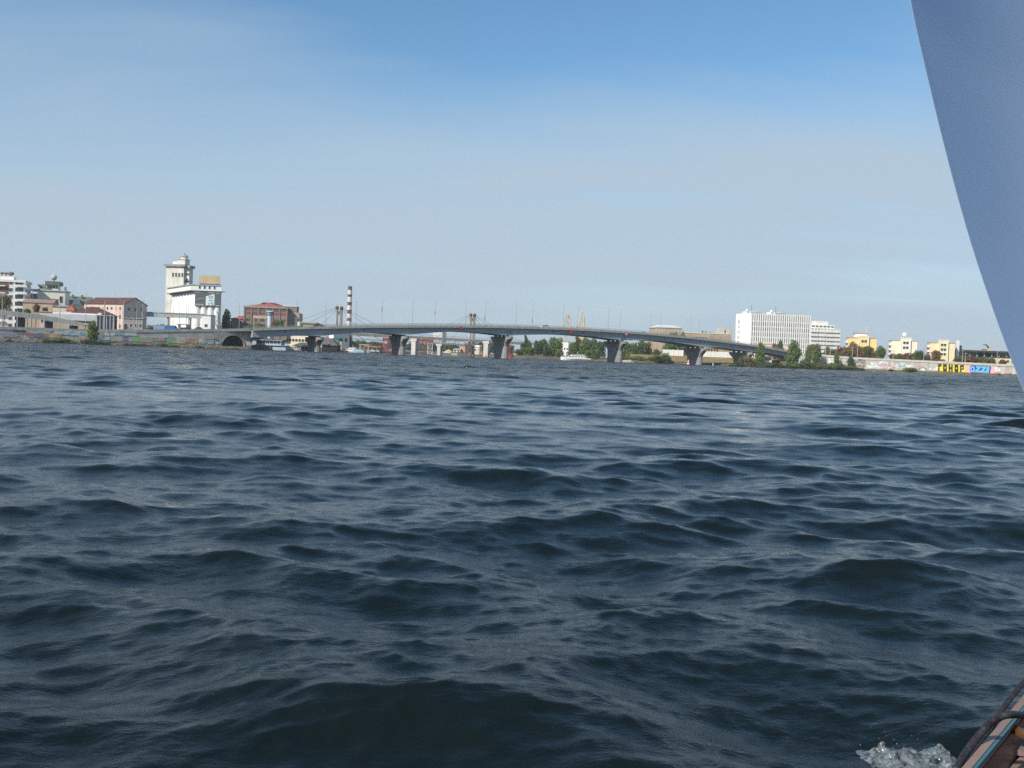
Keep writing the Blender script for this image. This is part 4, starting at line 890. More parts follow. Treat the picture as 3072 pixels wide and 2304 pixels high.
# red-roofed mill and its neighbours
house('red_roof_annex', 'low brown annex with red roof right of the dark tree', r2(1650, 1135), r2(1870, 1145), 500, 0, 9, 5, GREYB, REDR, 1.6, 'hip', 3)
o, w, h = shell('brick_mill', 'broad grey brown mill with red hipped roof and red spandrel band', r3(72, 640), r3(742, 665), 495, 7, 26, 5, 'mill')
MB().box(0, w, 0, 26, 0, h).build('wall', GREYB, o); MB().box(-.5, w+.5, -.5, 26.5, h, h+.7).build('eaves', CONC, o)
hip(w, 26, h+.7, 2.6, .2, ins=13).build('roof', REDR, o)
bzA, bzB = at(r3(100, 745), 495).z-5, at(r3(100, 712), 495).z-5
for i in range(6):
    xa_, xb_ = w*i/6+.5, w*(i+1)/6-.5
    MB().box(xa_, xb_, -.1, -.005, bzA, bzB).build('red_spandrel', M('spandrel_red', (.30, .06, .06), var=.2), o)
    wins(o, winmesh((xb_-xa_)/3*.7, (h-bzB)*.6, GLASS2, GREYB), 'front', [xa_+(xb_-xa_)*(j+.5)/3 for j in range(3)], [bzB+.7]); wins(o, winmesh((xb_-xa_)/3*.6, (h-bzB)*.55, GLASS, GREYB), 'front', [xa_+(xb_-xa_)*(j+.5)/3 for j in range(3)], [bzA-3.4])
for i in range(7): MB().box(w*i/6-.3, w*i/6+.3, -.3, -.01, 0, h).build('pier', GREYB, o)
tzr = at(r3(780, 620), 498).z-5
MB().box(w+.02, w+5.5, 6, 26, 0, tzr-3).build('stair_tower', TAN, o); MB().box(w-2.5, w+4, 8, 20, tzr-3, tzr).build('roof_house', GREYB, o); MB().box(w+3.2, w+5.8, 4.5, 6, 0, tzr-5.5).build('lift_shaft', CONC2, o)
MB().box(w-2.8, w+4.3, 7.7, 20.3, tzr, tzr+.35).build('roof_house_lid', WHITE, o)
ht_ = at(r3(300, 770), 470); o = E('loading_frame', (at(r3(205, 860), 470).x, 470, 5), 0, 'dark concrete loading frame in front of the red roofed mill', 'frame')
fw = at(r3(420, 860), 470).x-at(r3(205, 860), 470).x; fh = ht_.z-5
for x in (0, .36, .95): MB().box(fw*x, fw*x+.9, 0, .9, 0, fh).build('post', GREYB, o)
MB().box(fw*.0, fw+.5, -.2, 1.1, fh-1.4, fh-.2).build('beam', TAN, o); MB().box(fw*.45, fw*.95, .9, 4, 0, fh*.62).build('bay', DARK, o)
q = at(r3(470, 850), 455); o = E('control_cabin', (q.x, 455, 5), 0, 'small pale blue control cabin on a round tower before the mill', 'tower'); ch = at(r3(470, 770), 455).z-5; ct = at(r3(470, 712), 455).z-5
MB().cyl(0, 0, 0, ch, 1.05, 1.0, n=16).build('shaft', M('pale_blue_paint', (.52, .60, .64), var=.08), o); MB().cyl(0, 0, ch, ct, 1.3, 1.5, n=12).build('cabin', M('cabin_grey_blue', (.20, .26, .28), var=.2), o); MB().cyl(0, 0, ct, ct+.35, 1.8, 1.5, n=12).build('roof', M('pale_blue_paint', (.52, .6, .64)), o)
tree('leafy_tree', 'round rust brown tree right of the control cabin', r3(530, 835), 24, 440, base=6, key='brown', var=1)
tree('leafy_tree', 'round green tree before the right end of the mill', r3(640, 805), 32, 442, base=6, key='green', var=2)
tree('leafy_tree', 'low green tree at the left foot of the mill', r3(170, 870), 22, 450, base=6, key='green', var=0)
tree('leafy_tree', 'low light green tree under the loading frame of the mill', r3(290, 870), 22, 452, base=6, key='light', var=1)
# ================================================================== BEHIND AND BELOW THE BRIDGE
# striped chimney
q = at(r3(1722, 900), 900); topz_ = at(r3(1742, 320), 900).z
o = E('factory_chimney', (q.x, 900, 2), 0, 'tall factory chimney with white and dark red bands', 'chimney')
CHW = M('chimney_white', (.66, .63, .58), var=.12, streak=.3); CHR = M('chimney_red', (.17, .07, .06), var=.2, streak=.3)
ys = [320, 372, 445, 480, 565, 615, 690, 745, 812, 860, 1100]; zs_ = [at(r3(1735, y), 900).z-2 for y in ys]
zs_[-1] = 0
for i in range(len(ys)-1):
    f = lambda z: 2.5-z/topz_*.75
    m = [CHR, CHW, CHR][i] if i < 0 else (CHR if i % 2 == 0 else CHW)
    MB().cyl(0, 0, zs_[i+1]+.01, zs_[i], f(zs_[i+1]), f(zs_[i]), n=18).build('band', m, o)
for z in (zs_[2], zs_[4], zs_[6]): MB().cyl(0, 0, z-.1, z+.2, 2.6, n=18).build('gallery_ring', DARK, o)
MB().cyl(0, 0, zs_[0], zs_[0]+.5, 1.9, 1.9, n=18).build('rim', DARK, o)

# cable-stayed bridge further up the inlet
CA, CB = at((1012, 1000), 560), at((1411, 1020), 610); CA.z = 0; CB.z = 0
cdir = (CB-CA).normalized(); cn = Vector((cdir.y, -cdir.x, 0)); Lc = (CB-CA).length
cs = E('cable_bridge', (CA+CB)/2, math.atan2(cdir.y, cdir.x), 'far cable stayed bridge with two portal pylons and trussed deck', 'bridge')
def CP(s, w_, z): p = CA+cdir*s+cn*w_; return Vector((p.x, p.y, z))
def czd(s): return 11.0-0.0085*s
TRUSS = M('pale_truss_steel', (.50, .50, .47), var=.15, streak=.2); DKB = M('deck_beige_concrete', (.42, .39, .34), var=.15, streak=.3)
s0, s1 = -70.0, Lc+55
nseg = 20
for i in range(nseg):
    a, b = s0+(s1-s0)*i/nseg, s0+(s1-s0)*(i+1)/nseg-.05
    MB().hexa([CP(a, 3, czd(a)-1.5), CP(b, 3, czd(b)-1.5), CP(b, -5, czd(b)-1.5), CP(a, -5, czd(a)-1.5), CP(a, 3, czd(a)), CP(b, 3, czd(b)), CP(b, -5, czd(b)), CP(a, -5, czd(a))]).build('deck_section', DKB, cs, world=True)
    mb = MB()
    for zz, r_ in ((1.05, .07), (.55, .05)): mb.path([CP(a, 2.9, czd(a)+zz), CP(b, 2.9, czd(b)+zz)], r_, n=5)
    for j in range(5): s_ = a+(b-a)*j/5; mb.path([CP(s_, 2.9, czd(s_)), CP(s_, 2.9, czd(s_)+1.05)], .05, n=5)
    mb.build('railing', RAILM, cs, world=True)
    if a > -60 and b < Lc+4:
        mb = MB(); mb.hexa([CP(a, 3.4, czd(a)-3.9), CP(b, 3.4, czd(b)-3.9), CP(b, 3.05, czd(b)-3.9), CP(a, 3.05, czd(a)-3.9), CP(a, 3.4, czd(a)-3.2), CP(b, 3.4, czd(b)-3.2), CP(b, 3.05, czd(b)-3.2), CP(a, 3.05, czd(a)-3.2)])
        m_ = (a+b)/2; mb.path([CP(a, 3.2, czd(a)-3.3), CP(m_, 3.2, czd(m_)-1.4)], .2, n=5).path([CP(m_, 3.2, czd(m_)-1.4), CP(b, 3.2, czd(b)-3.3)], .2, n=5).path([CP(m_, 3.2, czd(m_)-3.3), CP(m_, 3.2, czd(m_)-1.4)], .1, n=5)
        mb.build('truss_panel', TRUSS, cs, world=True)
PYL = M('pylon_concrete', (.50, .46, .39), var=.15, streak=.3); RUST = M('rust_brown_steel', (.20, .10, .075), var=.3)
CABLE = M('stay_cable', (.16, .17, .18), var=.1)
for si, zt in ((0.0, 24.8), (Lc, 25.4)):
    for dx in (-1.35, 1.35):
        w1, w2 = dx*.2+.4, dx*.2-.4
        MB().hexa([CP(si+dx-.7, 1.6+.5, -1), CP(si+dx+.7, 1.6+.5, -1), CP(si+dx+.7, 1.1, -1), CP(si+dx-.7, 1.1, -1), CP(si+dx-.6, 2.1, zt-1.4), CP(si+dx+.6, 2.1, zt-1.4), CP(si+dx+.6, 1.1, zt-1.4), CP(si+dx-.6, 1.1, zt-1.4)]).build('pylon_leg', PYL, cs, world=True)
        MB().hexa([CP(si+dx-.75, 2.3, zt-1.4), CP(si+dx+.75, 2.3, zt-1.4), CP(si+dx+.75, .9, zt-1.4), CP(si+dx-.75, .9, zt-1.4), CP(si+dx-.7, 2.3, zt+.3), CP(si+dx+.7, 2.3, zt+.3), CP(si+dx+.7, .9, zt+.3), CP(si+dx-.7, .9, zt+.3)]).build('saddle', RUST, cs, world=True)
        MB().path([CP(si+dx, 1.6, zt+.3), CP(si+dx, 1.6, zt+1.6)], .06).build('mast_tip', DARK, cs, world=True)
    MB().hexa([CP(si-.9, 1.95, zt-4.2), CP(si+.9, 1.95, zt-4.2), CP(si+.9, 1.25, zt-4.2), CP(si-.9, 1.25, zt-4.2), CP(si-.9, 1.95, zt-2.4), CP(si+.9, 1.95, zt-2.4), CP(si+.9, 1.25, zt-2.4), CP(si-.9, 1.25, zt-2.4)]).build('cross_beam', PYL, cs, world=True)
    for sg in (-1, 1):
        for k_, (rch, dz) in enumerate(((36, -.4), (25, -.9), (14, -1.5))):
            MB().path([CP(si+sg*1.6, 1.6, zt+dz), CP(si+sg*rch, 2.4, czd(si+sg*rch)+.1)], .085, n=5).build('stay_cable', CABLE, cs, world=True)
# unfinished white T-piers standing in the inlet
TPM = M('new_pier_concrete', (.58, .56, .51), var=.1, streak=.35)
def tpier(pb, pt, Y, w, wc, label):
    z = at(pt, Y).z; x = at(pb, Y).x
    o = E('unfinished_pier', (x, Y, -1), R(-24), label, 'pier', 'unfinished piers in the inlet')
    MB().box(-w/2, w/2, -1.2, 1.2, 0, z-.7).build('column', TPM, o); MB().hexa([(-w/2, -1.2, z-.7), (w/2, -1.2, z-.7), (w/2, 1.2, z-.7), (-w/2, 1.2, z-.7), (-wc/2, -1.3, z-.3), (wc/2, -1.3, z-.3), (wc/2, 1.3, z-.3), (-wc/2, 1.3, z-.3)]).build('cap_haunch', TPM, o)
    MB().box(-wc/2, wc/2, -1.3, 1.3, z-.299, z+1.0).build('cap', TPM, o)
    for x_ in (-wc*.3, wc*.3): MB().box(x_-.25, x_+.25, -.6, .6, z+1.001, z+1.25).build('bearing', RUST, o)
tpier(r4(752, 1170), r4(752, 925), 505, 2.4, 3.6, 'white unfinished T pier just right of the second bridge pier')
tpier(r4(1890, 1200), r4(1890, 965), 565, 2.7, 4.0, 'white unfinished T pier with red base, left of the third bridge pier')
tpier(r4(1150, 1180), r4(1155, 1005), 612, 2.2, 4.0, 'smaller grey T pier in the middle of the inlet')
tpier(r5(712, 1210), r5(712, 1000), 600, 2.2, 2.6, 'slim white pier among the trees under the bridge')
# steel trestles
REDST = M('red_oxide_steel', (.32, .06, .045), var=.25); BRST = M('brown_trestle_steel', (.20, .13, .10), var=.3)
def trestle(pl, pr, ptop, Y, label, mtop=REDST, mleg=BRST, nx=3):
    A_ = at(pl, Y); w = at(pr, Y).x-A_.x; h = at(ptop, Y).z+1.0
    o = E('steel_trestle', (A_.x, Y, -1), R(6), label, 'trestle', 'steel trestles in the inlet')
    for i in range(nx):
        x = w*i/(nx-1)
        for y in (0, 3): MB().path([(x, y, 0), (x, y, h-1.3)], .22, n=6).build('leg', mleg, o)
    for i in range(nx-1):
        x, x2 = w*i/(nx-1), w*(i+1)/(nx-1)
        for z0, z1 in ((1.6, h*.5), (h*.5, h-1.4)): MB().path([(x, -.1, z0), (x2, -.1, z1)], .1, n=5).path([(x2, -.1, z0), (x, -.1, z1)], .1, n=5).build('brace', mleg, o)
    for z in (1.8, h*.5): MB().box(-.3, w+.3, -.15, .15, z-.15, z+.15).build('tie', mleg, o)
    MB().box(-.6, w+.6, -.5, 3.5, h-1.3, h).build('top_beam', mtop, o)
trestle(r4(262, 1150), r4(392, 1150), r4(320, 915), 520, 'rusty red trestle tower left of the second bridge pier', REDST, REDST)
trestle(r4(820, 1150), r4(935, 1150), r4(870, 935), 560, 'dark trestle with red top beam behind the white T pier')
trestle(r4(965, 1165), r4(1035, 1165), r4(985, 945), 575, 'slim white legged trestle with red top beam', REDST, TPM, 2)
trestle(r4(1560, 1150), r4(1655, 1150), r4(1600, 1000), 600, 'dark brown trestle left of the right pylon', BRST)
trestle(r4(1790, 1160), r4(1845, 1160), r4(1810, 985), 590, 'dark trestle left of the T pier with red base', DARK, BRST, 2)
trestle(r5(215, 1200), r5(262, 1200), r5(240, 1020), 555, 'narrow red trestle right of the third bridge pier', REDST, REDST, 2)
# sand heaps, barges and small works buildings beyond the inlet
def blob(name, label, pl, pr, ptop, Y, mat, cat, depth=8, base=1.0):
    A_, B_ = at(pl, Y), at(pr, Y); w = B_.x-A_.x; h = at(ptop, Y).z-base; g = random.Random(int(pl[0]))
    o = E(name, ((A_.x+B_.x)/2, Y, base), 0, label, cat); mb = MB(); n, m = 20, 7
    for j in range(m+1):
        f = j/m
        for i in range(n):
            a = 2*math.pi*i/n; r_ = (1-f)**.8*(1+g.uniform(-.1, .1)); mb.v.append((w/2*r_*math.cos(a), depth/2*r_*math.sin(a), h*f**.9))
    mb.f = [(j*n+i, j*n+(i+1) % n, (j+1)*n+(i+1) % n, (j+1)*n+i) for j in range(m) for i in range(n)]; mb.m = [0]*len(mb.f)
    mb.build('heap', mat, o); mb2 = MB().cyl(0, 0, -.4, .25, min(w, depth)*.52, min(w, depth)*.45, n=14); mb2.build('toe', mat, o); return o
SAND = M('river_sand', (.52, .42, .29), var=.15, scale=.6)
blob('sand_heap', 'long pale sand heap at the far shore, left of the orange block', r4(1195, 1160), r4(1400, 1160), r4(1290, 1095), 660, SAND, 'sand heap', 14)
blob('sand_heap', 'pale sand heap right of the orange block', r4(1680, 1160), r4(1860, 1160), r4(1770, 1100), 655, SAND, 'sand heap', 12)
blob('sand_heap', 'sand heap behind the trees right of the third pier', r5(280, 1180), r5(440, 1180), r5(360, 1105), 580, SAND, 'sand heap', 10)
def barge(pl, pr, Y, label, hull, h=2.2, load=None):
    A_, B_ = at(pl, Y), at(pr, Y); w = B_.x-A_.x
    o = E('barge', ((A_.x+B_.x)/2, Y, -.4), 0, label, 'barge'); w2 = w/2
    MB().ext([(-w2*.9, 0), (w2*.9, 0), (w2, h), (-w2, h)], 0, 7).build('hull', hull, o); MB().box(-w2*1.0, w2*1.0, -.15, -.003, h-.35, h-.1).build('rubbing_strake', DARK, o)
    if load: MB().ext([(-w2*.85, h), (w2*.85, h), (w2*.5, h+load), (-w2*.45, h+load*.9)], 1, 6).build('load', SAND, o)
    return o
barge(r4(1335, 1190), r4(1440, 1190), 636, 'tan sided barge moored at the far shore', M('barge_tan', (.46, .40, .30), var=.15, streak=.4), 2.6)
barge(r4(1440, 1195), r4(1580, 1195), 634, 'dark grey barge moored right of the tan barge', M('barge_dark', (.13, .14, .14), var=.2, streak=.4), 2.6)
barge(r4(1585, 1195), r4(1700, 1195), 628, 'beige barge below the right pylon', M('barge_beige', (.44, .36, .26), var=.15, streak=.4), 2.4)
barge(r4(850, 1175), r4(985, 1175), 612, 'low dark barge among the trestles', M('barge_black', (.05, .05, .055), var=.2), 1.6)
house('works_block', 'plain orange pink block on the far shore before the pylon', r4(1470, 1045), r4(1562, 1047), 668, -10, 8, 1.5, M('orange_render', (.55, .33, .20), var=.1, streak=.2), GREYR, .3, 'flat', 0, cat='building')
house('works_shed', 'pale sand coloured shed left of the orange pink block', r4(1370, 1105), r4(1475, 1107), 664, -8, 8, 1.5, CREAM, GREYR, .8, 'gable', 2, cat='shed')
house('works_shed', 'cream shed with white roof right of the right pylon', r4(1695, 1060), r4(1790, 1062), 690, -8, 8, 1.5, CREAM, WHITE, 1.2, 'gable', 2, cat='shed')
house('white_hall', 'white hall behind trees far left in the inlet', r4(100, 1045), r4(245, 1048), 700, -6, 12, 1.5, WHITE, WHITE, .8, 'gable', 5, cat='hall')
house('far_block', 'big pale building far off between the bridges', r4(1050, 820), r4(1198, 822), 1500, -8, 30, 3, M('far_white', (.62, .60, .60), var=.08), GREYR, 1, 'flat', 6, 3, cat='building')
# moored boats and boathouses left, below the bridge
HB = M('houseboat_blue', (.40, .52, .62), var=.10, scale=.5, streak=.25)
A_ = at(r3(225, 1300), 420); B_ = at(r3(726, 1325), 420); w = B_.x-A_.x
o = E('houseboat', (A_.x, 420, -.2), R(-3), 'long two deck blue grey houseboat moored behind the bridge abutment', 'houseboat'); z1 = at(r3(500, 1245), 420).z+.2; z2 = at(r3(500, 1165), 420).z+.2
MB().box(0, w, 0, 7, 0, z1).build('lower_deck', HB, o); MB().box(.6, w-2.2, .5, 6.5, z1+.16, z2).build('upper_deck', HB, o); MB().box(-.3, w-1.2, -.6, 7.4, z2, z2+.22).build('roof', M('houseboat_roof', (.45, .55, .60), var=.08), o); MB().box(-.2, w+.1, -.6, 7.2, z1, z1+.16).build('deck_edge', M('houseboat_roof', (.45, .55, .6)), o)
wins(o, winmesh(.9, .9, GLASS, HB), 'front', lin(1.6, w-3.2, 11), [z1+(z2-z1)*.4], y0=.5); wins(o, winmesh(.8, .8, GLASS, HB), 'front', lin(1.5, w*.55, 7), [z1*.45])
for x in lin(.3, w-2, 8): MB().path([(x, -.45, z1+.16), (x, -.45, z2)], .05).build('post', FRAMEW, o)
BOATW = M('boat_white', (.75, .75, .74), rough=.35, var=.04)
def boat(name, label, p, Y, Lb, Hb, rz, hullm, cabm=BOATW, decks=1, z=None, cat='boat', group=None):
    q = at(p, Y); z = 0.0 if z is None else z
    o = E(name, (q.x, Y, z), R(rz), label, cat, group); B2 = Lb*.16; st = 9
    mb = MB()
    for i in range(st):                      # hull stations from stern to bow, with flare and sheer
        f = i/(st-1); x = -Lb/2+Lb*f; wd = B2*(1-max(0, (f-.45)/.55)**2.2); sh = Hb*(1+.35*f*f)
        mb.v += [(x, -wd*.6, -Hb*.35), (x, -wd, sh*.55), (x, -wd*1.04, sh), (x, wd*1.04, sh), (x, wd, sh*.55), (x, wd*.6, -Hb*.35)]
    for i in range(st-1):
        for j in range(6): mb.f.append((i*6+j, i*6+(j+1) % 6, (i+1)*6+(j+1) % 6, (i+1)*6+j))
    mb.f += [(5, 4, 3, 2, 1, 0), tuple(range((st-1)*6, st*6))]; mb.m = [0]*len(mb.f); mb.build('hull', hullm, o)
    zc = Hb*1.05
    for d in range(decks):
        l0, l1 = -Lb*.36+d*Lb*.06, Lb*.24-d*Lb*.10; hh = Hb*.62
        MB().ext([(l0, zc), (l1+Lb*.08, zc), (l1, zc+hh), (l0+.1, zc+hh)], -B2*.72, B2*.72).build('cabin', cabm, o)
        for k_ in range(6):
            x = l0+(l1-l0)*(k_+.15)/6; MB().box(x, x+(l1-l0)/6*.7, -B2*.74, B2*.74, zc+hh*.35, zc+hh*.78).build('window', GLASS, o)
        MB().box(l0-.2, l1+.3, -B2*.82, B2*.82, zc+hh, zc+hh+.12).build('cabin_roof', cabm, o); zc += hh+.12
    MB().path([(-Lb*.05, 0, zc), (-Lb*.05, 0, zc+Hb*1.1)], .06).build('mast', FRAMEW, o)
    for s in (-1, 1): MB().path([(Lb*.18, s*B2*.85, Hb*1.7), (Lb*.36, s*B2*.5, Hb*1.85), (Lb*.49, 0, Hb*1.95)], .035, n=5).build('rail', FRAMEW, o)
    return o
boat('motor_yacht', 'white two deck motor yacht cruising past the trees under the bridge', r5(1300, 1262), 522, 15.5, 1.3, 178, BOATW, BOATW, 2, cat='yacht')
q = at(r5(1370, 1175), 523.5); o = E('boat_awning', (q.x, 523.5, q.z-.5), 0, 'dark red awning over the stern of the white yacht', 'awning')
MB().hexa([(-2.2, -1.4, 0), (2.0, -1.4, -.2), (2.0, 1.4, -.2), (-2.2, 1.4, 0), (-1.6, -1.2, .35), (1.4, -1.2, .3), (1.4, 1.2, .3), (-1.6, 1.2, .35)]).build('canvas', M('awning_red', (.22, .04, .05), var=.1), o)
for x in (-1.8, 1.7): MB().path([(x, -1.2, -.1), (x, -1.2, -1.3)], .04).build('post', FRAMEW, o)
boat('motor_boat', 'white cabin motor boat moored left of the gantry frame', r3(1770, 1325), 500, 7.4, 1.0, 165, BOATW, BOATW, 2, group='boats moored on the left')
boat('motor_boat', 'pale blue motor boat moored right of the white cabin boat', r3(1880, 1330), 497, 7.0, 1.1, 160, M('boat_pale_blue', (.35, .48, .58), var=.08), M('boat_pale_blue', (.35, .48, .58)), 1, group='boats moored on the left')
boat('motor_boat', 'small white boat hauled out above the houseboat stern', r3(700, 1215), 452, 4.6, .7, -10, BOATW, BOATW, 1, z=1.9, group='boats moored on the left')
boat('motor_boat', 'white launch beside the dark boathouse posts', r3(890, 1310), 455, 4.5, .8, 15, BOATW, BOATW, 1, group='boats moored on the left')
for i_, (x_, Yb, Lb_, hm, lab) in enumerate(((1960, 512, 6.0, BOATW, 'small white cabin boat moored under the gantry beam'), (2080, 520, 6.5, M('boat_dark_blue', (.05, .09, .16), var=.1), 'dark blue work boat moored right of the gantry'), (2150, 530, 6.0, M('boat_brown', (.20, .13, .08), var=.15), 'brown wooden boat moored near the red trestle'))):
    boat('motor_boat', lab, r3(x_, 1335), Yb, Lb_, .85, 170-i_*8, hm, BOATW, 1, group='boats moored on the left')
q = at(r3(2090, 1300), 540); o = E('floating_shed', (q.x, 540, -.2), R(4), 'low dark floating shed behind the moored boats', 'shed'); MB().box(-5, 5, 0, 4, 0, .6).build('pontoon', DARK, o); MB().box(-4.4, 4.4, .4, 3.6, .6, 3.0).build('wall', M('shed_dark_brown', (.09, .07, .06), var=.3), o); gable(8.8, 3.2, 3.0, .9, .3).build('roof', M('shed_rust_roof', (.20, .11, .08), var=.3), o).location = (-4.4, .4, 0)
for k_ in range(4): MB().box(-3.8+k_*2, -2.8+k_*2, .34, .39, 1.4, 2.3).build('window', GLASS, o)
ROOFD = M('boathouse_roof', (.10, .095, .09), var=.3); WOODD = M('boathouse_black_timber', (.022, .02, .02), var=.3)
A_ = at(r3(820, 1330), 470); B_ = at(r3(1145, 1330), 470); w = B_.x-A_.x; e = at(r3(900, 1250), 470).z; rz_ = at(r3(960, 1198), 474).z
o = E('open_boathouse', (A_.x, 470, 0), 0, 'open boathouse with low dark hipped roof on posts, left of a bridge pier', 'boathouse')
hip(w, 9, e, rz_-e, .3, ins=w*.3).build('roof', ROOFD, o)
for x in lin(.4, w-.4, 6): MB().box(x-.14, x+.14, 0, .3, -1, e).build('post', TAN, o)
MB().box(0, w, 6, 6.4, -1, e-.05).build('back_wall', WOODD, o); MB().box(-.2, w+.2, -.2, 8, -.6, .35).build('pontoon', WOODD, o)
A_ = at(r3(1292, 1350), 470); B_ = at(r3(1535, 1350), 470); w = B_.x-A_.x; e = at(r3(1400, 1245), 470).z; rz_ = at(r3(1400, 1130), 474).z
o = E('black_boathouse', (A_.x, 470, 0), 0, 'black timber boathouse with sloping dark roof and pale sign letters', 'boathouse')
MB().box(0, w, 0, 9, -.6, e).build('wall', WOODD, o)
MB().hexa([(-.4, -.5, e), (w+.4, -.5, e), (w+.4, 9.5, e), (-.4, 9.5, e), (-w*.25, 3, rz_), (w*.55, 3, rz_), (w*.55, 6, rz_), (-w*.25, 6, rz_)]).build('roof', ROOFD, o)
sx0, sx1 = w*.02, w*.46; sz0, sz1 = at(r3(1300, 1235), 469).z, at(r3(1300, 1182), 469).z
MB().box(sx0, sx1, -1.0, -.85, sz0, sz1).build('sign_board', M('sign_dark', (.10, .085, .085)), o); text_mesh('ЯХТ', (sz1-sz0)*1.0, M('sign_letters', (.45, .42, .40)), o, ((sx0+sx1)/2, -1.03, (sz0+sz1)/2), (R(90), 0, 0), 'sign_letters', sx=1.25)
for i in range(7): MB().box(w*i/7+.05, w*(i+1)/7-.05, -.06, -.003, -.5, e-.05).build('plank', WOODD, o)
house('cream_boat_club', 'long cream two storey building under the left bridge span', r3(690, 1040), r3(1112, 1042), 500, -14, 10, 1.8, CREAM, GREYR, .5, 'flat', 0, cat='building')
o = bpy.data.objects['cream_boat_club']; wv = (Vector((at(r3(1112, 1100), 490).x, 0, 0))-Vector((o.location.x, 0, 0))).length; wins(o, winmesh(1.3, 1.3, GLASS, FRAMEW), 'front', lin(2.0, wv-1.5, 8), [2.6, 6.2])
o, w, h = shell('white_workshop', 'bright white workshop with grey right side behind the bridge pier', r3(1410, 1038), r3(1482, 1042), 520, -38, 11, 1.8, 'workshop')
MB().box(0, w, 0, 11, 0, h).build('wall', WHITE, o); MB().box(-.2, w+.3, -.2, 11.2, h, h+.4).build('roof', WHITE, o); wins(o, winmesh(1.6, 1.6, GLASS, FRAMEW), 'right', [2.5, 5.5, 8.5], [h*.45], w=w)
house('green_shed', 'small bright green shed before the white workshop', r3(1485, 1138), r3(1560, 1140), 505, -10, 4, 1.6, M('green_paint', (.03, .22, .15), var=.12), M('green_paint', (.03, .22, .15)), .3, 'flat', 1, cat='shed')
q = at(r3(1895, 1345), 508); o = E('boat_gantry', (q.x, 508, 0), 0, 'tan portal gantry frame over the boat slip', 'gantry'); gw = at(r3(2025, 1345), 508).x-q.x; ghh = at(r3(1960, 1242), 508).z
for x in (0, gw): MB().box(x-.25, x+.25, 0, .6, -.8, ghh).build('leg', TAN, o)
MB().box(-.5, gw+.5, -.1, .7, ghh, ghh+.5).build('beam', TAN, o); MB().path([(0, .3, ghh-.3), (gw, .3, .4)], .12).build('brace', TAN, o)
q = at(r3(1590, 1200), 500); o = E('winch_post', (q.x, 500, .6), 0, 'stocky tan winch post right of the black boathouse', 'post'); hh = at(r3(1590, 1175), 500).z-.6
MB().hexa([(-.8, -.5, 0), (.8, -.5, 0), (.8, .5, 0), (-.8, .5, 0), (-.4, -.4, hh), (.45, -.4, hh), (.45, .4, hh), (-.4, .4, hh)]).build('body', TAN, o); MB().box(-.9, .9, -.6, .6, hh, hh+.4).build('cap', DARK, o)
# stored boats and cars above the houseboat
for i, (x, y, lab, pm) in enumerate(((330, 1085, 'orange van parked under the bridge behind the houseboat', ('orange', (.62, .27, .13))), (235, 1100, 'cream car parked left of the orange van', ('cream', (.6, .58, .48))), (300, 1115, 'tan car parked below the orange van', ('tan', (.5, .38, .18))),
                                     (345, 1130, 'white car in the row behind the houseboat', ('white', (.72, .72, .72))), (388, 1122, 'red and white car at the right of the row', ('redwhite', (.6, .35, .33))), (225, 1150, 'pair end white car left behind the houseboat roof', ('white', (.72, .72, .72))), (490, 1125, 'white van under the shaded left span', ('white', (.72, .72, .72))))):
    q = at(r3(x, y), 446+i*2); car((q.x, q.y, max(q.z-.8, 1.4)), R(10+i*17), lab, carpaint(*pm), 'cars behind the houseboat', van=(i in (0, 6)))
o, w, h = shell('shaded_workshop', 'brown workshop in shade under the left bridge span', r3(430, 1062), r3(690, 1065), 520, 0, 8, 1.6, 'workshop')
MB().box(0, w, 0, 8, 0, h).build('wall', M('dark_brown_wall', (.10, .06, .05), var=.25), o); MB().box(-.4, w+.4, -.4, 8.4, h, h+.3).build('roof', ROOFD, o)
for x in lin(w*.1, w*.95, 5): MB().box(x-.12, x+.12, -2.0, -1.8, 0, h).build('post', FRAMEW, o)
# slipway ground under the left span
mb = MB(); P_ = [at((770, hor(770)), 400), at((880, hor(880)), 474), at((1020, hor(1020)), 490), at((1110, hor(1110)), 560)]
mb.v = [(p.x, p.y, .9) for p in P_]+[(p.x*1.0+(-6), p.y+30, 1.7) for p in P_]; mb.f = [(i, i+1, 4+i+1, 4+i) for i in range(3)]; mb.m = [0]*3
o = mb.build('boatyard_ground', M('boatyard_dirt', (.26, .22, .17), var=.25)); tag(o, kind='structure')
# buoys
BRED = M('buoy_red', (.62, .04, .035), var=.08)
q = at(r5(266, 1240), 470); o = E('river_buoy', (q.x, 470, -.3), 0, 'plain red can buoy right of the third bridge pier', 'buoy'); bh = at(r5(266, 1192), 470).z+.3
MB().cyl(0, 0, 0, bh*.86, .62, .6, n=14).build('body', BRED, o); MB().cyl(0, 0, bh*.86, bh, .35, .2, n=12).build('cap', BRED, o)
q = at(r4(1882, 1222), 470); o = E('river_buoy', (q.x, 470, -.3), 0, 'small red conical buoy before the white T pier', 'buoy')
MB().cyl(0, 0, 0, .7, .6, .55, n=12).build('body', BRED, o); MB().cyl(0, 0, .7, 1.5, .5, .1, n=12).build('cone', BRED, o)
q = at(r6(1078, 1288), 485); o = E('river_buoy', (q.x, 485, -.3), 0, 'red and white striped conical buoy beside the fifth bridge pier', 'buoy'); bh = at(r6(1078, 1192), 485).z+.3
for i in range(5):
    f0, f1 = i/5, (i+1)/5; MB().cyl(0, 0, bh*f0*.93+.005, bh*f1*.93, .8*(1-f0*.85), .8*(1-f1*.85), n=14).build('band', BRED if i % 2 == 0 else SWHT, o)
MB().sph((0, 0, bh*.97), .16).build('top_mark', BRED, o)
q = at(r6(1468, 1302), 480); o = E('spar_buoy', (q.x, 480, -.4), 0, 'thin black and white spar buoy right of the striped buoy', 'buoy'); bh = at(r6(1468, 1256), 480).z+.4
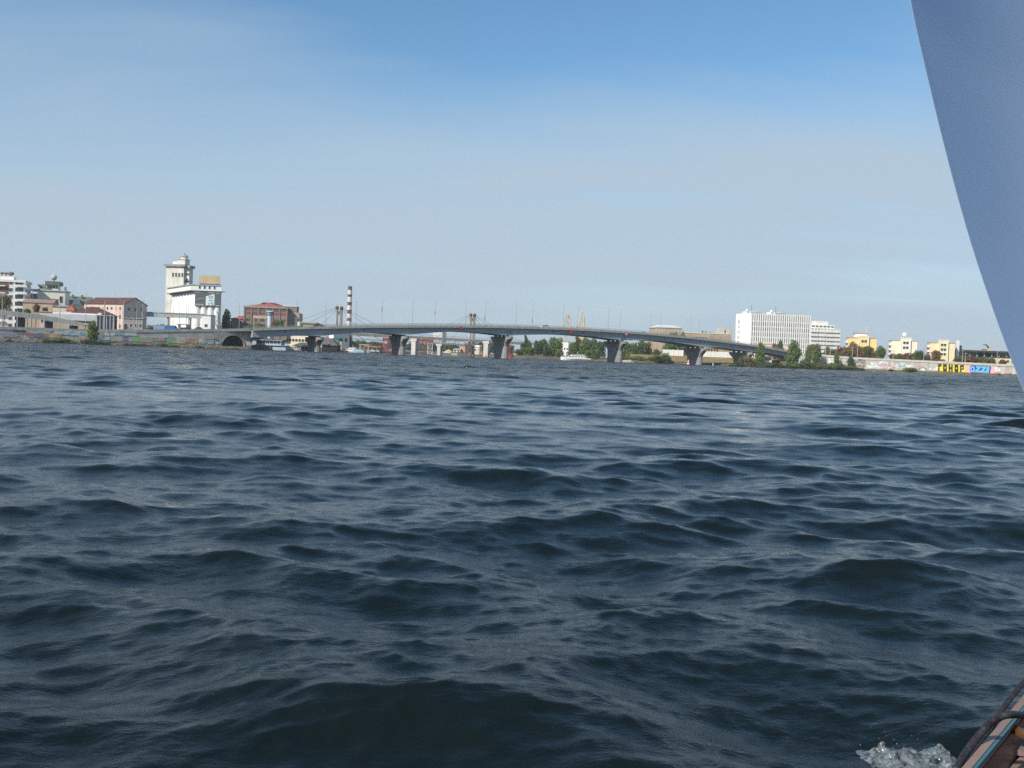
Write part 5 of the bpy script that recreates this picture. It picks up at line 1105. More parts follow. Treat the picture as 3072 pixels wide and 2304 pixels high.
MB().cyl(0, 0, 0, bh, .20, .16, n=10).build('spar', SWHT, o); MB().cyl(.42, 0, 0, bh*.9, .24, .2, n=10).build('float', DARK, o)
# harbour cranes
CRM = M('crane_cream', (.56, .48, .33), var=.12)
def lattice(mb, p0, p1, w0, w1, n, r_=.12):
    p0, p1 = Vector(p0), Vector(p1); d = (p1-p0).normalized(); a = d.cross(Vector((0, 1, 0))).normalized(); b = Vector((0, 1, 0))
    prev = None
    for i in range(n+1):
        c = p0.lerp(p1, i/n); w = (w0+(w1-w0)*i/n)/2; cs_ = [c+a*w*sx+b*w*sy for sx, sy in ((-1, -1), (1, -1), (1, 1), (-1, 1))]
        for k_ in range(4):
            if prev:
                mb.path([prev[k_], cs_[k_]], r_*1.3, n=4); mb.path([prev[k_], cs_[(k_+1) % 4]], r_*.8, n=4)
        prev = cs_
    return mb
def P0(o, p, Y): v = at(p, Y); return (v.x-o.location.x, 0, v.z-o.location.z)
q = at(r5(1165, 1000), 700); o = E('harbour_crane', (q.x, 700, 2), 0, 'cream harbour crane with bent jib showing above the bridge deck', 'crane')
lattice(MB(), P0(o, r5(1115, 740), 700), P0(o, r5(1165, 555), 700), 3.2, 1.6, 7, .16).build('boom', CRM, o)
MB().path([P0(o, r5(1160, 552), 700), P0(o, r5(1190, 565), 700), P0(o, r5(1212, 630), 700), P0(o, r5(1222, 730), 700)], [.8, .7, .5, .3], n=6).build('jib', CRM, o)
MB().path([P0(o, r5(1160, 600), 700), P0(o, r5(1200, 730), 700)], .22, n=5).build('tie', CRM, o)
MB().hexa([(-3.2, -2, 0), (3.2, -2, 0), (3.2, 2, 0), (-3.2, 2, 0), *[Vector(P0(o, r5(1135, 1000), 700))+Vector((dx, dy, 0)) for dx, dy in ((0, -1.5), (3, -1.5), (3, 1.5), (0, 1.5))]]).build('portal', CRM, o)
lattice(MB(), P0(o, r5(1165, 1010), 700), P0(o, r5(1120, 735), 700), 3.6, 3.2, 6, .16).build('tower', CRM, o)
q = at(r5(1395, 740), 705); o = E('harbour_crane', (q.x, 705, 2), 0, 'cream triangular crane tower above the bridge, right of the bent jib', 'crane')
lattice(MB(), P0(o, r5(1375, 760), 705), P0(o, r5(1408, 512), 705), 5.0, 1.3, 8, .2).build('tower', CRM, o)
MB().path([P0(o, r5(1425, 760), 705), P0(o, r5(1432, 640), 705), P0(o, r5(1418, 512), 705)], [.9, .6, .4], n=6).build('back_stay', CRM, o)
MB().sph(P0(o, r5(1408, 510), 705), .8).build('head', CRM, o)
v = P0(o, r5(1385, 760), 705); MB().box(v[0]-4, v[0]+4.5, -3, 3, 0, v[2]).build('machine_house', CRM, o)
house('crane_office', 'small white stepped building below the cranes', r5(1070, 975), r5(1190, 978), 640, -10, 6, 2, WHITE, GREYR, .4, 'flat', 3, cat='building')
# trees beneath and behind
def trees(rg, rows, Y, base, group, cat='tree', name='leafy_tree'):
    for x, top, wd, shp, key, lab in rows: tree(name, lab, rg(x, top), wd*.19, Y+random.uniform(-6, 6), base=base, shape=shp, key=key, cat=cat, group=group, var=int(x) % 3)
trees(r5, ((515, 855, 70, 'poplar', 'dark', 'pointed dark poplar right of the third bridge pier'), (565, 935, 130, 'round', 'dark', 'rounded dark tree beside the pointed poplar'), (470, 960, 90, 'round', 'dark', 'small dark tree left of the pointed poplar'),
           (690, 905, 110, 'round', 'dark', 'dark tree just above the slim white pier'), (800, 890, 170, 'round', 'green', 'broad green tree right of the slim white pier'), (960, 845, 250, 'round', 'green', 'largest green tree under the main span of the bridge'),
           (1260, 935, 170, 'round', 'green', 'green tree above the bow of the white yacht'), (1340, 875, 120, 'poplar', 'dark', 'tall dark tree behind the yacht awning'), (1450, 890, 210, 'round', 'green', 'broad green tree behind the yacht stern'), (1600, 905, 220, 'round', 'green', 'broad green tree left of the fourth bridge pier'), (1700, 930, 190, 'round', 'dark', 'darker tree touching the fourth bridge pier')), 575, 1.6, 'trees on the right shore under the bridge')
trees(r5, ((420, 1070, 220, 'round', 'olive', 'low olive tree right of the red can buoy'), (560, 1040, 200, 'round', 'green', 'low green tree left of the slim white pier'), (850, 1040, 160, 'round', 'dark', 'low dark tree right of the slim white pier'), (1060, 1085, 150, 'round', 'light', 'light green low tree left of the yacht'),
           (1520, 1085, 170, 'round', 'light', 'bright green low tree right of the yacht'), (1650, 1060, 170, 'round', 'green', 'low green tree between yacht and fourth pier')), 553, 1.0, 'low trees by the water under the bridge')
trees(r6, ((50, 895, 190, 'round', 'green', 'green tree just right of the fourth bridge pier'), (210, 890, 220, 'round', 'green', 'broad green tree left of the tall tan block'), (380, 880, 230, 'round', 'dark', 'darker tree against the tall tan block'), (570, 1005, 130, 'round', 'dark', 'small dark tree before the tan block'), (735, 955, 140, 'poplar', 'green', 'slim green tree right of the tan block')), 560, 1.4, 'trees between the fourth and fifth piers')
trees(r6, ((170, 1120, 170, 'bush', 'light', 'light green shrub above the concrete ramp'), (60, 1130, 150, 'bush', 'green', 'green shrub right of the fourth pier foot'), (205, 1165, 90, 'bush', 'dark', 'small dark shrub on the concrete ramp'), (320, 1120, 200, 'bush', 'green', 'broad green shrub left on the bank slope'), (490, 1125, 220, 'bush', 'green', 'broad green shrub in the middle of the bank slope'),
           (640, 1100, 200, 'bush', 'green', 'tall green shrub on the bank slope'), (730, 1060, 160, 'bush', 'dark', 'dark shrub at the right end of the bank slope'), (790, 1180, 120, 'bush', 'dark', 'low dark shrub left of the fifth bridge pier')), 524, .4, 'shrubs on the bank slope', 'shrub', 'shrub')
NTH = ORD+['fifteenth', 'sixteenth', 'seventeenth', 'eighteenth', 'nineteenth', 'twentieth']+['twenty-'+x for x in ('first', 'second', 'third', 'fourth', 'fifth', 'sixth', 'seventh', 'eighth', 'ninth')]+['thirtieth']
for i in range(30):          # far wood beyond the inlet, trees one can still tell apart
    px = 1060+i*16+random.uniform(-5, 5); ty = hor(px)-random.uniform(24, 36)-(6 if px > 1430 else 0)
    tree('far_tree', f'hazy green tree, {NTH[i]} from the left in the far row beyond the inlet', (px, ty), random.uniform(26, 38), 800+random.uniform(-30, 60), base=2, key='hazy', group='far trees beyond the inlet', var=i % 3)
tree('leafy_tree', 'yellowish brown tree right of the white workshop', r3(1720, 1035), 22, 530, base=1.8, key='olive', var=1)
for i, x in enumerate((1800, 1950, 2100, 2200)): tree('far_tree', f'low green tree under the far bridge deck, {ORD[i]} right of the white workshop', r3(x, 1150+i*4), 28, 620, base=1.5, key='hazy', group='low trees under the far bridge', var=i % 3)
# ================================================================== RIGHT BANK
# slope under the right spans
mb = MB(); sl_ = [(1890, 540), (2060, 548), (2230, 545), (2420, 545)]
for px, Y in sl_: x = gx(px, 1.0); mb.v += [(x*(Y-12), Y-12, 1.2), (x*(Y+4), Y+4, 4.4), (x*(Y+60), Y+60, 5.0)]
mb.f = [(i*3+j, (i+1)*3+j, (i+1)*3+j+1, i*3+j+1) for i in range(3) for j in range(2)]; mb.m = [0]*6
o = mb.build('grass_slope', M('dry_grass', (.26, .175, .075), var=.35, scale=.6, c2=(.13, .12, .045))); tag(o, kind='structure')
RW = [WPT(2396, 522), WPT(2600, 506), WPT(3035, 466), WPT(3500, 448), WPT(4800, 420)]
def rtop(px): return float(np.interp(px, [2396, 2465, 2560, 3023, 4800], [at((2440, 1062), 518).z+.0, at((2465, 1063.5), 516).z, at((2560, 1071.5), 509).z, at((3023, 1093), 467).z, at((3023, 1093), 467).z]))
rwl = E('embankment_wall', RW[1], 0, 'long grey right embankment wall with white scrawls and two big lettered murals', 'wall')
edges = [2396+i*26 for i in range(0, 42)]
for i in range(len(edges)-1):
    a, b = edges[i], edges[i+1]-.25
    strip('wall_panel', a, b, lambda p: -.3, lambda p: rtop(p)-1.35, .8, 0, WALLC, RW, rwl)
    strip('coping_block', a, b, lambda p: rtop(p)-.95, lambda p: rtop(p), .6, .1, CONC2, RW, rwl)
    strip('shadow_course', a, b, lambda p: rtop(p)-1.35, lambda p: rtop(p)-.95, .5, -.1, CONC, RW, rwl)
# raised street behind it
mb = MB(); pts = []
for px in range(2396, 3500, 40):
    q, e = wall_hit(RW, (px, hor(px))); pts.append((q, rtop(px)-.9))
nn = len(pts); mb.v = [(q.x, q.y+.5, z) for q, z in pts]+[(q.x*1.25, q.y*1.25, 5.2) for q, z in pts]+[(q.x*3, q.y*3, 5.5) for q, z in pts]
mb.f = [(j*nn+i, j*nn+i+1, (j+1)*nn+i+1, (j+1)*nn+i) for j in range(2) for i in range(nn-1)]; mb.m = [0]*len(mb.f)
o = mb.build('riverside_street', ASPH); tag(o, kind='structure')
# graffiti scrawls
z4 = reg(2600, 1060, 240/2212); z5 = reg(2800, 1060, 260/2212)
for q in ((z4(100, 240), z4(215, 320), G('chalkgreen', 'wht', 'lg', 'gry')), (z4(225, 200), z4(600, 325), G('scrawl', 'wht', 'gry', 'wht', 'pnk', s=1.6)), (z4(0, 320), z4(335, 430), G('scrawlblue', 'wht', 'wht', 'blue', 'pale', s=1.6)),
          (z4(350, 345), z4(760, 435), G('scrawlpink', 'pnk', 'wht', 'pnk', 'gry', s=1.6)), (z4(720, 300), z4(920, 400), G('scrawlred', 'wht', 'pnk', 'wht', s=1.8)), (z4(900, 260), z4(1050, 380), G('mist', 'pale', 'pale', 'cyan', s=.8)), (z4(950, 375), z4(1045, 445), G('acid', 'yel', 'lg')),
          (z4(1070, 320), z4(1280, 400), G('chalk', 'wht', 'bge')), (z4(1340, 330), z4(1520, 375), G('rose', 'pnk', 'gry', 'pnk')), (z4(1520, 285), z4(1640, 390), G('lilac', 'wht', 'pnk', 'gry')), (z4(1420, 400), z4(1660, 480), G('bw', 'wht', 'blk', 'gry')), (z4(1700, 400), z4(1800, 470), G('chalk', 'wht')), (z4(1850, 300), z4(1970, 480), G('cr', 'bge', 'wht', 'gry'))):
    graffiti(RW, rwl, q[0], q[1], q[2], rnd=.15)
for q in ((r8(0, 845), r8(170, 930), G('scrawl', 'wht')), (r7(1520, 1120), r7(1690, 1215), G('scrawl', 'wht')), (r7(1770, 1140), r7(1870, 1230), G('chalk', 'wht')), (r7(2020, 1140), r7(2200, 1230), G('scrawl', 'wht')), (r7(2010, 1235), r7(2190, 1265), G('night', 'blk'))):
    graffiti(RW, rwl, q[0], q[1], q[2], rnd=.15)
# the two murals, letter by letter
def flat(polys, mat, off, name):
    mb = MB()
    for poly in polys:
        pts = []
        for p in poly:
            P_, e = wall_hit(RW, p); n_ = Vector((e.y, -e.x, 0)); pts.append(P_+n_*off)
        mb.add(pts, [tuple(range(len(pts)))[::-1]])
    return mb.build(name, mat, rwl, world=True)
MY = M('mural_yellow', (.72, .62, .03), var=.06, scale=.6); MK = M('mural_black', (.03, .025, .02), var=.2); MP = M('mural_pink', (.80, .40, .44), var=.06, scale=.6); MBl = M('mural_blue', (.13, .42, .78), var=.08, scale=.8); MN = M('mural_navy', (.015, .03, .12), var=.2); MW_ = M('mural_white', (.72, .7, .7), var=.1); MPk = M('mural_dull_pink', (.5, .22, .27), var=.15)
def slant(x, t): return 268+(x-120)*.045 if t == 0 else 452+(x-120)*.052      # top and bottom edges of the painted field
def mp_(x, f): a, b = slant(x, 0), slant(x, 1); return z5(x, a+(b-a)*f)
def rect(x0, x1, f0, f1): return [mp_(x0, f0), mp_(x1, f0), mp_(x1, f1), mp_(x0, f1)]
flat([rect(105, 822, 0, 1)], MY, .14, 'mural_field')
flat([rect(96, 118, 0, 1)], G('face', 'org', 'org', 'pnk'), .14, 'mural_border')
L_G = [rect(124, 160, 0, 1), rect(160, 212, 0, .36)]
L_O = lambda x: [rect(x, x+38, 0, 1), rect(x+62, x+96, 0, 1), rect(x+38, x+62, 0, .38), rect(x+38, x+62, .62, 1)]
L_N = [rect(392, 432, 0, 1), rect(458, 498, 0, 1), rect(432, 458, .36, .66)]
L_R = [rect(684, 722, 0, 1), rect(722, 782, 0, .30), rect(756, 782, .30, .66), rect(722, 756, .48, .66)]
for nm, L_ in (('letter', L_G), ('letter', L_O(250)), ('letter', L_N), ('letter', L_O(543)), ('letter', L_R)): flat(L_, MK, .18, nm)
def slant(x, t): return 300+(x-820)*.040 if t == 0 else 488+(x-820)*.030
flat([rect(822, 1600, 0, 1)], MP, .14, 'mural_field')
def poly(*pts): return [mp_(x, f) for x, f in pts]
# navy outline and shadow first, pale blue faces above it
flat([poly((938, .2), (975, -.03), (1050, -.03), (1082, .12), (1075, .55), (1030, 1.02), (970, 1.02), (935, .75)), poly((1068, .02), (1225, .0), (1232, .38), (1195, .62), (1215, 1.02), (1045, 1.02), (1060, .62)), poly((1208, .02), (1362, .0), (1368, .4), (1325, .64), (1345, 1.03), (1185, 1.03), (1195, .62)), poly((1345, .02), (1455, 0), (1478, .12), (1450, 1.02), (1310, 1.04))], MN, .18, 'mural_outline')
def ring(cx, cy, rx, ry, hx, hy, n=14):
    ps = []
    for i in range(n):
        a0, a1 = 2*math.pi*i/n, 2*math.pi*(i+1)/n
        ps.append(poly((cx+rx*math.cos(a0), cy+ry*math.sin(a0)), (cx+rx*math.cos(a1), cy+ry*math.sin(a1)), (cx+hx*math.cos(a1), cy+hy*math.sin(a1)), (cx+hx*math.cos(a0), cy+hy*math.sin(a0)))[::-1])
    return ps
flat(ring(1005, .5, 62, .47, 20, .16), MBl, .22, 'letter')
Zs = lambda x: [poly((x, .08), (x+135, .06), (x+135, .32), (x+60, .68), (x+118, .68), (x+118, .95), (x-22, .95), (x-18, .66), (x+48, .34), (x, .34))]
for x in (1088, 1226):
    flat([poly((x, .08), (x+130, .06), (x+130, .32), (x, .34))], MBl, .22, 'letter'); flat([poly((x+50, .33), (x+130, .32), (x+58, .68), (x-22, .68))], MBl, .224, 'letter_stroke'); flat([poly((x-22, .68), (x+112, .67), (x+112, .95), (x-22, .95))], MBl, .22, 'letter_stroke')
flat([poly((1372, .06), (1446, .05), (1420, .97), (1330, .97))], MBl, .22, 'letter')
for L_ in ([poly((1570, .12), (1635, .14), (1632, .95), (1605, .95), (1610, .35), (1595, .35), (1590, .7), (1570, .7))], [poly((1645, .12), (1668, .14), (1668, .45), (1690, .2), (1718, .2), (1716, .95), (1690, .95), (1690, .6), (1665, .85), (1645, .85))]): flat(L_, MW_, .18, 'letter')
flat([poly((1572, .72), (1632, .78), (1630, 1.0), (1580, 1.0))], MPk, .2, 'letter_shade'); flat([poly((1648, .72), (1716, .72), (1716, 1.0), (1650, 1.0))], MPk, .2, 'letter_shade')
graffiti(RW, rwl, z5(1840, 450), z5(1990, 520), G('dust', 'bge', 'gry', 'pnk'), rnd=.15)

# office block with white fins
o, w, h = shell('office_block', 'white eight storey office block with tall vertical fins, right of the bridge', r7(402, 420), r7(1325, 485), 600, 9, 20, 5, 'office')
OFW = M('office_white', (.80, .80, .77), var=.05, scale=.2, streak=.15); OFG = M('office_recess_grey', (.36, .36, .34), var=.12, streak=.25)
MB().box(0, w, .6, 20, 0, h-.3).build('wall', OFG, o); MB().box(-.2, w+.2, .4, 20.2, h-.3, h).build('parapet', OFW, o)
nf = 28; fin = MB().box(-.30, .30, -.12, .6, 0, h-.1).mesh('fin', OFW)
for i in range(nf): inst('fin', fin, o, (w*i/(nf-1), 0, 0))
bay = w/(nf-1); fh = (h-4.6)/7.0; wm = winmesh(bay*.50, fh*.56, GLASS, OFG, .05)
for i in range(nf-1):
    for k_ in range(7): inst('window', wm, o, (bay*(i+.5), .6, .8+k_*fh))
for i in range(nf-1):
    for k_ in range(7): inst('spandrel', bpy.data.meshes.get('spandrel') or MB().box(-bay*.27, bay*.27, .45, .58, 0, fh*.22).mesh('spandrel', OFW), o, (bay*(i+.5), 0, .8+k_*fh+fh*.68))
# its blank stair block at the left end, turned towards the river
le = at(r7(150, 432), 606); yl = math.atan2(le.y-o.location.y, le.x-o.location.x)
dl = ((le.x-o.location.x)**2+(le.y-o.location.y)**2)**.5; ang = math.atan2(le.y-o.location.y, le.x-o.location.x)
o2 = E('office_stair_block', (le.x, le.y, 5), ang+math.pi, 'blank white stair block forming the left end of the office block', 'building')
MB().box(dl*.30, dl-.3, -.35, 6, 0, h).build('blank_panel', OFW, o2); MB().box(0, dl*.299, -.02, 6, 0, h-.5).build('wall', OFW, o2)
for k_ in range(7): inst('window', winmesh(1.0, fh*.45, GLASS, OFG), o2, (dl*.18, -.02, 2.0+k_*fh)); inst('window', winmesh(.9, fh*.45, GLASS, OFG), o2, (dl*.255, -.02, 2.0+k_*fh))
for x in (.135, .215, .29): inst('fin', MB().box(-.22, .22, -.3, -.03, 0, h-.2).mesh('fin', OFW), o2, (dl*x, 0, 0))
# rooftop aerials and plant rooms on the office
for p, lab in ((r7(410, 400), 'white plant room with aerial at the left of the office roof'), (r7(800, 430), 'white plant room with dishes in the middle of the office roof')):
    q = at(p, 606); rt = E('plant_room', (q.x, 612, 5+h+.002), R(9), lab, 'plant room'); MB().box(-3.5, 4, 0, 4, 0, 1.6).build('hut', OFW, rt); MB().box(0, 6.5, -1.2, -.2, .6, 1.2).build('pipe_rack', STEEL, rt); MB().path([(1.0, 1, 1.6), (1.0, 1, 5.5)], .09).build('aerial', DARK, rt); MB().sph((-2.4, -.5, 2.2), .8).build('dish', OFW, rt)
# stepped apartment block behind
o, w, h = shell('stepped_apartments', 'stepped white apartment block with balcony bands behind the office block', r7(1330, 650), r7(1795, 668), 690, 5, 18, 5)
APW = M('apartment_cream_white', (.76, .74, .68), var=.08, streak=.15); MB().box(0, w, .02, 18, 0, h).build('wall', APW, o)
h2 = at(r7(1500, 600), 690).z-5; h3 = at(r7(1500, 540), 690).z-5
MB().box(0, w*.82, 1, 17, h, h2).build('upper_storey', APW, o); MB().box(w*.24, w*.64, 3, 12, h2, h3).build('roof_storey', APW, o); MB().box(w, w*1.22, 2, 16, 0, h*.42).build('low_wing', APW, o)
nfl = 8
for k_ in range(nfl):
    z = h*k_/nfl
    for i in range(4): MB().box(w*i/4+.1, w*(i+1)/4-.1, -1.1+.2*(i % 2), 0, z+h/nfl*.02, z+h/nfl*.60).build('balcony', APW, o)
    wins(o, winmesh(1.5, h/nfl*.28, glass('pale_glass', (.26, .29, .31)), APW), 'front', lin(w*.06, w*.94, 9), [z+h/nfl*.64])
for k_ in range(3):
    z = h*.42*k_/3; MB().box(w+.1, w*1.22, 1.2, 1.98, z+.3, z+h*.42/3*.6).build('balcony', APW, o)
wins(o, winmesh(2.0, (h2-h)*.4, GLASS2, APW), 'front', lin(w*.1, w*.75, 6), [h+(h2-h)*.3], y0=1)
# tan factory blocks left of it
o, w, h = shell('tan_block', 'tall tan block with pale low roof standing behind the bridge deck', r6(588, 700), r6(980, 720), 610, 6, 20, 3)
MB().box(0, w, 0, 20, 0, h).build('wall', TAN, o); MB().box(-.4, w+.4, -.4, 20.4, h, h+.5).build('eaves', CONC2, o); hip(w, 20, h+.5, 1.6, .2, 3).build('roof', M('pale_roof', (.62, .66, .68), var=.08), o)
for i in range(9): MB().box(w*i/8-.15, w*i/8+.15, -.12, -.003, 0, h).build('rib', TAN, o)
o, w, h = shell('tan_lower_block', 'tan ribbed lower block under the bridge, trees at its left', r6(468, 925), r6(680, 930), 590, 6, 14, 3)
h = 14; MB().box(0, w, 0, 14, 0, h-3).build('wall', TAN, o); MB().box(-.2, w+.2, -.2, 14.2, h-3, h-2.6).build('roof', CONC2, o)
for i in range(7): MB().box(w*i/6-.15, w*i/6+.15, -.12, -.003, 0, h-3).build('rib', TAN, o)
o, w, h = shell('tan_long_hall', 'long tan hall with window band left of the office block', r6(960, 782), r6(1760, 800), 640, 4, 20, 4, 'hall')
MB().box(0, w, 0, 20, 0, h).build('wall', TAN, o); MB().box(-.3, w+.3, -.3, 20.3, h, h+.6).build('parapet', CREAM, o)
wins(o, winmesh(w*.042, 1.5, GLASS2, CREAM), 'front', lin(w*.1, w*.5, 8), [h-3.6])
MB().box(w*.55, w, -.4, -.003, 0, h-.8).build('front_bay', M('tan_dark', (.40, .32, .23), var=.12, streak=.2), o)
for x in (.78, .94): MB().box(w*x, w*x+4, 5, 9, h+.6, h+4.2).build('roof_vent', CONC2, o)
# white boundary wall under the right spans
for k_, (pl, pr, lab, Yw) in enumerate(((r6(680, 1045), r6(1000, 1048), 'white boundary wall left of the fifth bridge pier', 552), (r6(1270, 1070), r6(1805, 1085), 'white boundary wall right of the fifth bridge pier', 556))):
    o, w, h = shell('boundary_wall', lab, pl, pr, Yw, 2, 1, 4.2, 'wall'); n_ = max(4, int(w/3.4))
    for i in range(n_): MB().box(w*i/n_+.03, w*(i+1)/n_-.03, 0, .35, 0, max(h, 1.8)).build('panel', WHITE, o)
    for i in range(n_+1): MB().box(w*i/n_-.14, w*i/n_+.14, -.12, .47, 0, max(h, 1.8)+.15).build('post', WHITE, o)
o, w, h = shell('orange_kiosk', 'long low building with orange front band under the right span', r6(1340, 1025), r6(1560, 1035), 575, 2, 6, 4.4); MB().box(0, w, 0, 6, 0, h).build('wall', M('orange_front', (.55, .30, .17), var=.12), o); MB().box(-.3, w+.3, -.4, 6.3, h, h+.3).build('roof', CONC2, o)
for i in range(5): MB().box(w*(i+.2)/5, w*(i+.75)/5, -.05, -.003, .4, h-.4).build('window', GLASS, o)
# rubble and a broken slab on the shore
q = at(r5(2060, 1270), 512); o = E('concrete_slab', (q.x, 512, .35), R(8), 'tilted concrete slab at the water right of the fourth pier', 'slab'); MB().hexa([(-3.6, -1.5, -.6), (3.6, -1.5, -.6), (3.6, 1.5, -.6), (-3.6, 1.5, -.6), (-3.4, -1.3, .15), (3.6, -1.3, .95), (3.6, 1.3, 1.0), (-3.4, 1.3, .2)]).build('slab', CONC2, o); MB().box(3.62, 4.6, -1.2, 1.2, -.6, .2).build('kerb', CONC2, o)
for i in range(14):
    px = 2095+i*11+random.uniform(-3, 3); Y = shoreY(px)+1.2; mb = MB(); mb.sph((0, 0, .2), random.uniform(.5, 1.0), n=7, m=5, sz=.7); mb.v = [(x*random.uniform(.85, 1.15), y*random.uniform(.85, 1.15), z) for x, y, z in mb.v]
    o = mb.build('shore_boulder', M('boulder', (.14, .135, .125), var=.3)); o.location = (gx(px, Y), Y, .45); tag(o, f'dark rounded boulder on the shaded shore, {ORD[i]} from the fifth pier', 'boulder', 'boulders under the right span')
# bus and kiosk behind the shrubs
q = at(r7(660, 1140), 526); o = E('white_bus', (q.x, 526, 1.6), R(-4), 'white bus parked in the shade under the right bridge end', 'bus'); bl = 104*.19/FPX*526; bh = at(r7(660, 1098), 526).z-1.6
MB().box(-bl/2, bl/2, 0, 2.3, .4, bh).build('body', BOATW, o)
for i in range(5): MB().box(-bl/2+bl*(i+.15)/5, -bl/2+bl*(i+.85)/5, -.03, -.003, bh*.5, bh*.8).build('window', GLASS, o)
for x in (-bl*.3, bl*.3): MB().path([(x, -.05, .4), (x, .3, .4)], .4, n=10).build('wheel', TYRE, o)
o, w, h = shell('red_kiosk', 'small red orange kiosk among the right bank shrubs', r7(872, 1192), r7(972, 1196), 512, 0, 3, .9, 'kiosk'); MB().box(0, w, 0, 3, 0, max(h, 2.0)).build('wall', M('kiosk_red', (.52, .10, .05), var=.12), o); MB().box(-.25, w+.25, -.3, 3.2, max(h, 2.0), max(h, 2.0)+.2).build('roof', CONC2, o); MB().box(w*.2, w*.55, -.05, -.003, .3, 1.3).build('hatch', FRAMEW, o)
q = at(r7(1085, 945), 560); o, w, h = shell('cream_ramp_house', 'long cream low building above the bridge ramp before the office block', r7(560, 905), r7(980, 935), 572, 2, 8, 4.5); MB().box(0, w, 0, 8, 0, h).build('wall', CREAM, o); MB().box(-.3, w+.3, -.3, 8.3, h, h+.25).build('roof', CREAM, o)
# yellow houses along the street
def yellow(L, Rp, Y, yaw, depth, label, bx, nrow, dish, midtop, ymat=YELL):
    o, w, h = shell('yellow_house', label, L, Rp, Y, yaw, depth, 5.0, 'house', 'yellow houses along the right street')
    MB().box(0, w, 0, depth, 0, h).build('wall', ymat, o); MB().box(-.25, w+.25, -.25, depth+.25, h, h+.3).build('cornice', M('house_cornice', (.5, .36, .26), var=.1), o)
    b0_, b1_ = bx; mt = at(midtop, Y).z-5.0
    MB().box(w*b0_, w*b1_, -1.1, 5, 0, mt).build('stair_bay', ymat, o); MB().box(w*b0_-.15, w*b1_+.15, -1.25, 5.1, mt, mt+.3).build('bay_cap', WHITE, o)
    for x in (b0_, b1_): MB().box(w*x-.18, w*x+.18, -1.3, -1.0, 0, mt+.6).build('bay_pilaster', WHITE, o)
    fh_ = mt/5.2; wins(o, winmesh(1.25, fh_*.52, GLASS, WHITE), 'front', [w*(b0_+(b1_-b0_)*.36), w*(b0_+(b1_-b0_)*.68)], [mt-fh_*1.25-fh_*1.02*k_ for k_ in range(nrow)], y0=-1.1)
    for k_ in range(4):
        z = h-h/4.6*(k_+1); MB().box(-1.3, -.01, 1.0, depth-1.5, z, z+h/4.6*.42).build('balcony', FRAMEW, o); wins(o, winmesh(2.2, h/4.6*.4, GLASS2, WHITE), 'left', [3, 6.5], [z+h/4.6*.45])
    if dish: mb = MB().path([(w*.52, 2, mt+.3), (w*.52, 2, mt+1.4)], .15); mb.build('mast', STEEL, o); d_ = MB(); d_.sph((w*.5, 1.6, mt+2.0), 1.15, n=18, m=10); d_.v = [(x, 1.6+(y-1.6)*.25, z) for x, y, z in d_.v]; d_.build('satellite_dish', BOATW, o, smooth=True)
    return o, w, h, mt
yellow(r8(500, 612), r8(830, 628), 545, -13, 11, 'pale cream house with big satellite dish, middle of the three houses', (.35, .72), 2, True, r8(670, 582), M('cream_white_render', (.80, .74, .58), var=.06, streak=.1))
yellow(r8(1000, 640), r8(1320, 660), 538, -14, 11, 'pale yellow house with three pairs of windows, rightmost of the three', (.33, .70), 3, False, r8(1165, 612))
o, w, h, mt = yellow(r8(-60, 575), r8(305, 598), 552, -11, 11, 'bright yellow house with red topped roof hut, leftmost of the three houses', (.37, .70), 1, False, r8(140, 562), M('bright_yellow_render', (.80, .62, .26), var=.06, streak=.1))
MB().box(w*.24, w*.68, 3, 9, h+.3, mt+1.6).build('roof_hut', WHITE, o); MB().box(w*.22, w*.70, 2.7, 9.3, mt+1.6, mt+2.1).build('hut_roof', M('dull_pink_roof', (.5, .2, .2)), o); MB().path([(w*.64, 3, mt+2), (w*.64, 3, mt+6)], .1).build('aerial', FRAMEW, o)
q = at(r8(755, 612), 549); o = E('roof_dish', (q.x, 549, at(r8(755, 628), 549).z-.6), 0, 'small white satellite dish right of the large one', 'dish'); d_ = MB(); d_.sph((0, 0, 1.2), .7, n=14, m=8); d_.v = [(x, y*.25, z) for x, y, z in d_.v]; d_.build('dish', BOATW, o, smooth=True); MB().path([(0, .2, 0), (0, .2, 1.2)], .1).build('mast', STEEL, o)
# station canopy at far right
o, w, h = shell('station_pavilion', 'dark flat roofed station pavilion with curved sculpture at the right edge', r8(1350, 755), r8(2300, 790), 545, 3, 16, 5, 'pavilion')
MB().box(-1, w, -3, 16, h, h+1.0).build('roof_slab', M('slab_green_black', (.045, .055, .05), var=.2), o); MB().box(-1, w, -2.8, 15, h+1.001, h+1.3).build('roof_edge', CONC2, o)
MB().box(w*.03, w*.9, 2, 14, h*.45, h-.002).build('upper_wall', CONC2, o); MB().box(w*.28, w*.52, 1.2, 14, 0, h-.003).build('dark_entrance', DARK, o)
for i in range(8): MB().box(w*(.05+i*.1)-.3, w*(.05+i*.1)+.3, -1.5, -.9, 0, h-.002).build('column', CONC2, o)
for i in range(14): MB().box(w*(.06+i*.06), w*(.06+i*.06)+1.2, 1.95, 1.99, h*.55, h*.8).build('window', GLASS, o)
MB().box(-.5, w*.88, 0, 1.0, h*.3, h*.42).build('mid_beam', DARK, o)
q = at(r8(1750, 715), 545); o2 = E('roof_sculpture', (q.x, 545, 5+h+1.3), 0, 'black curved sculpture with yellow foot on the pavilion roof', 'sculpture'); k0 = at(r8(1690, 648), 545)
MB().path([(0, 0, .2), (-.1, 0, 1.6), (-1.2, 0, 2.9), (-3.0, 0, k0.z-q.z+.2)], [.45, .42, .32, .15], n=8).build('arc', DARK, o2); MB().box(-.8, 1.2, -.6, .6, 0, .9).build('foot', M('sculpture_yellow', (.6, .5, .15)), o2); MB().box(-3.6, -1.0, -.4, .4, 0, .5).build('plinth', DARK, o2)
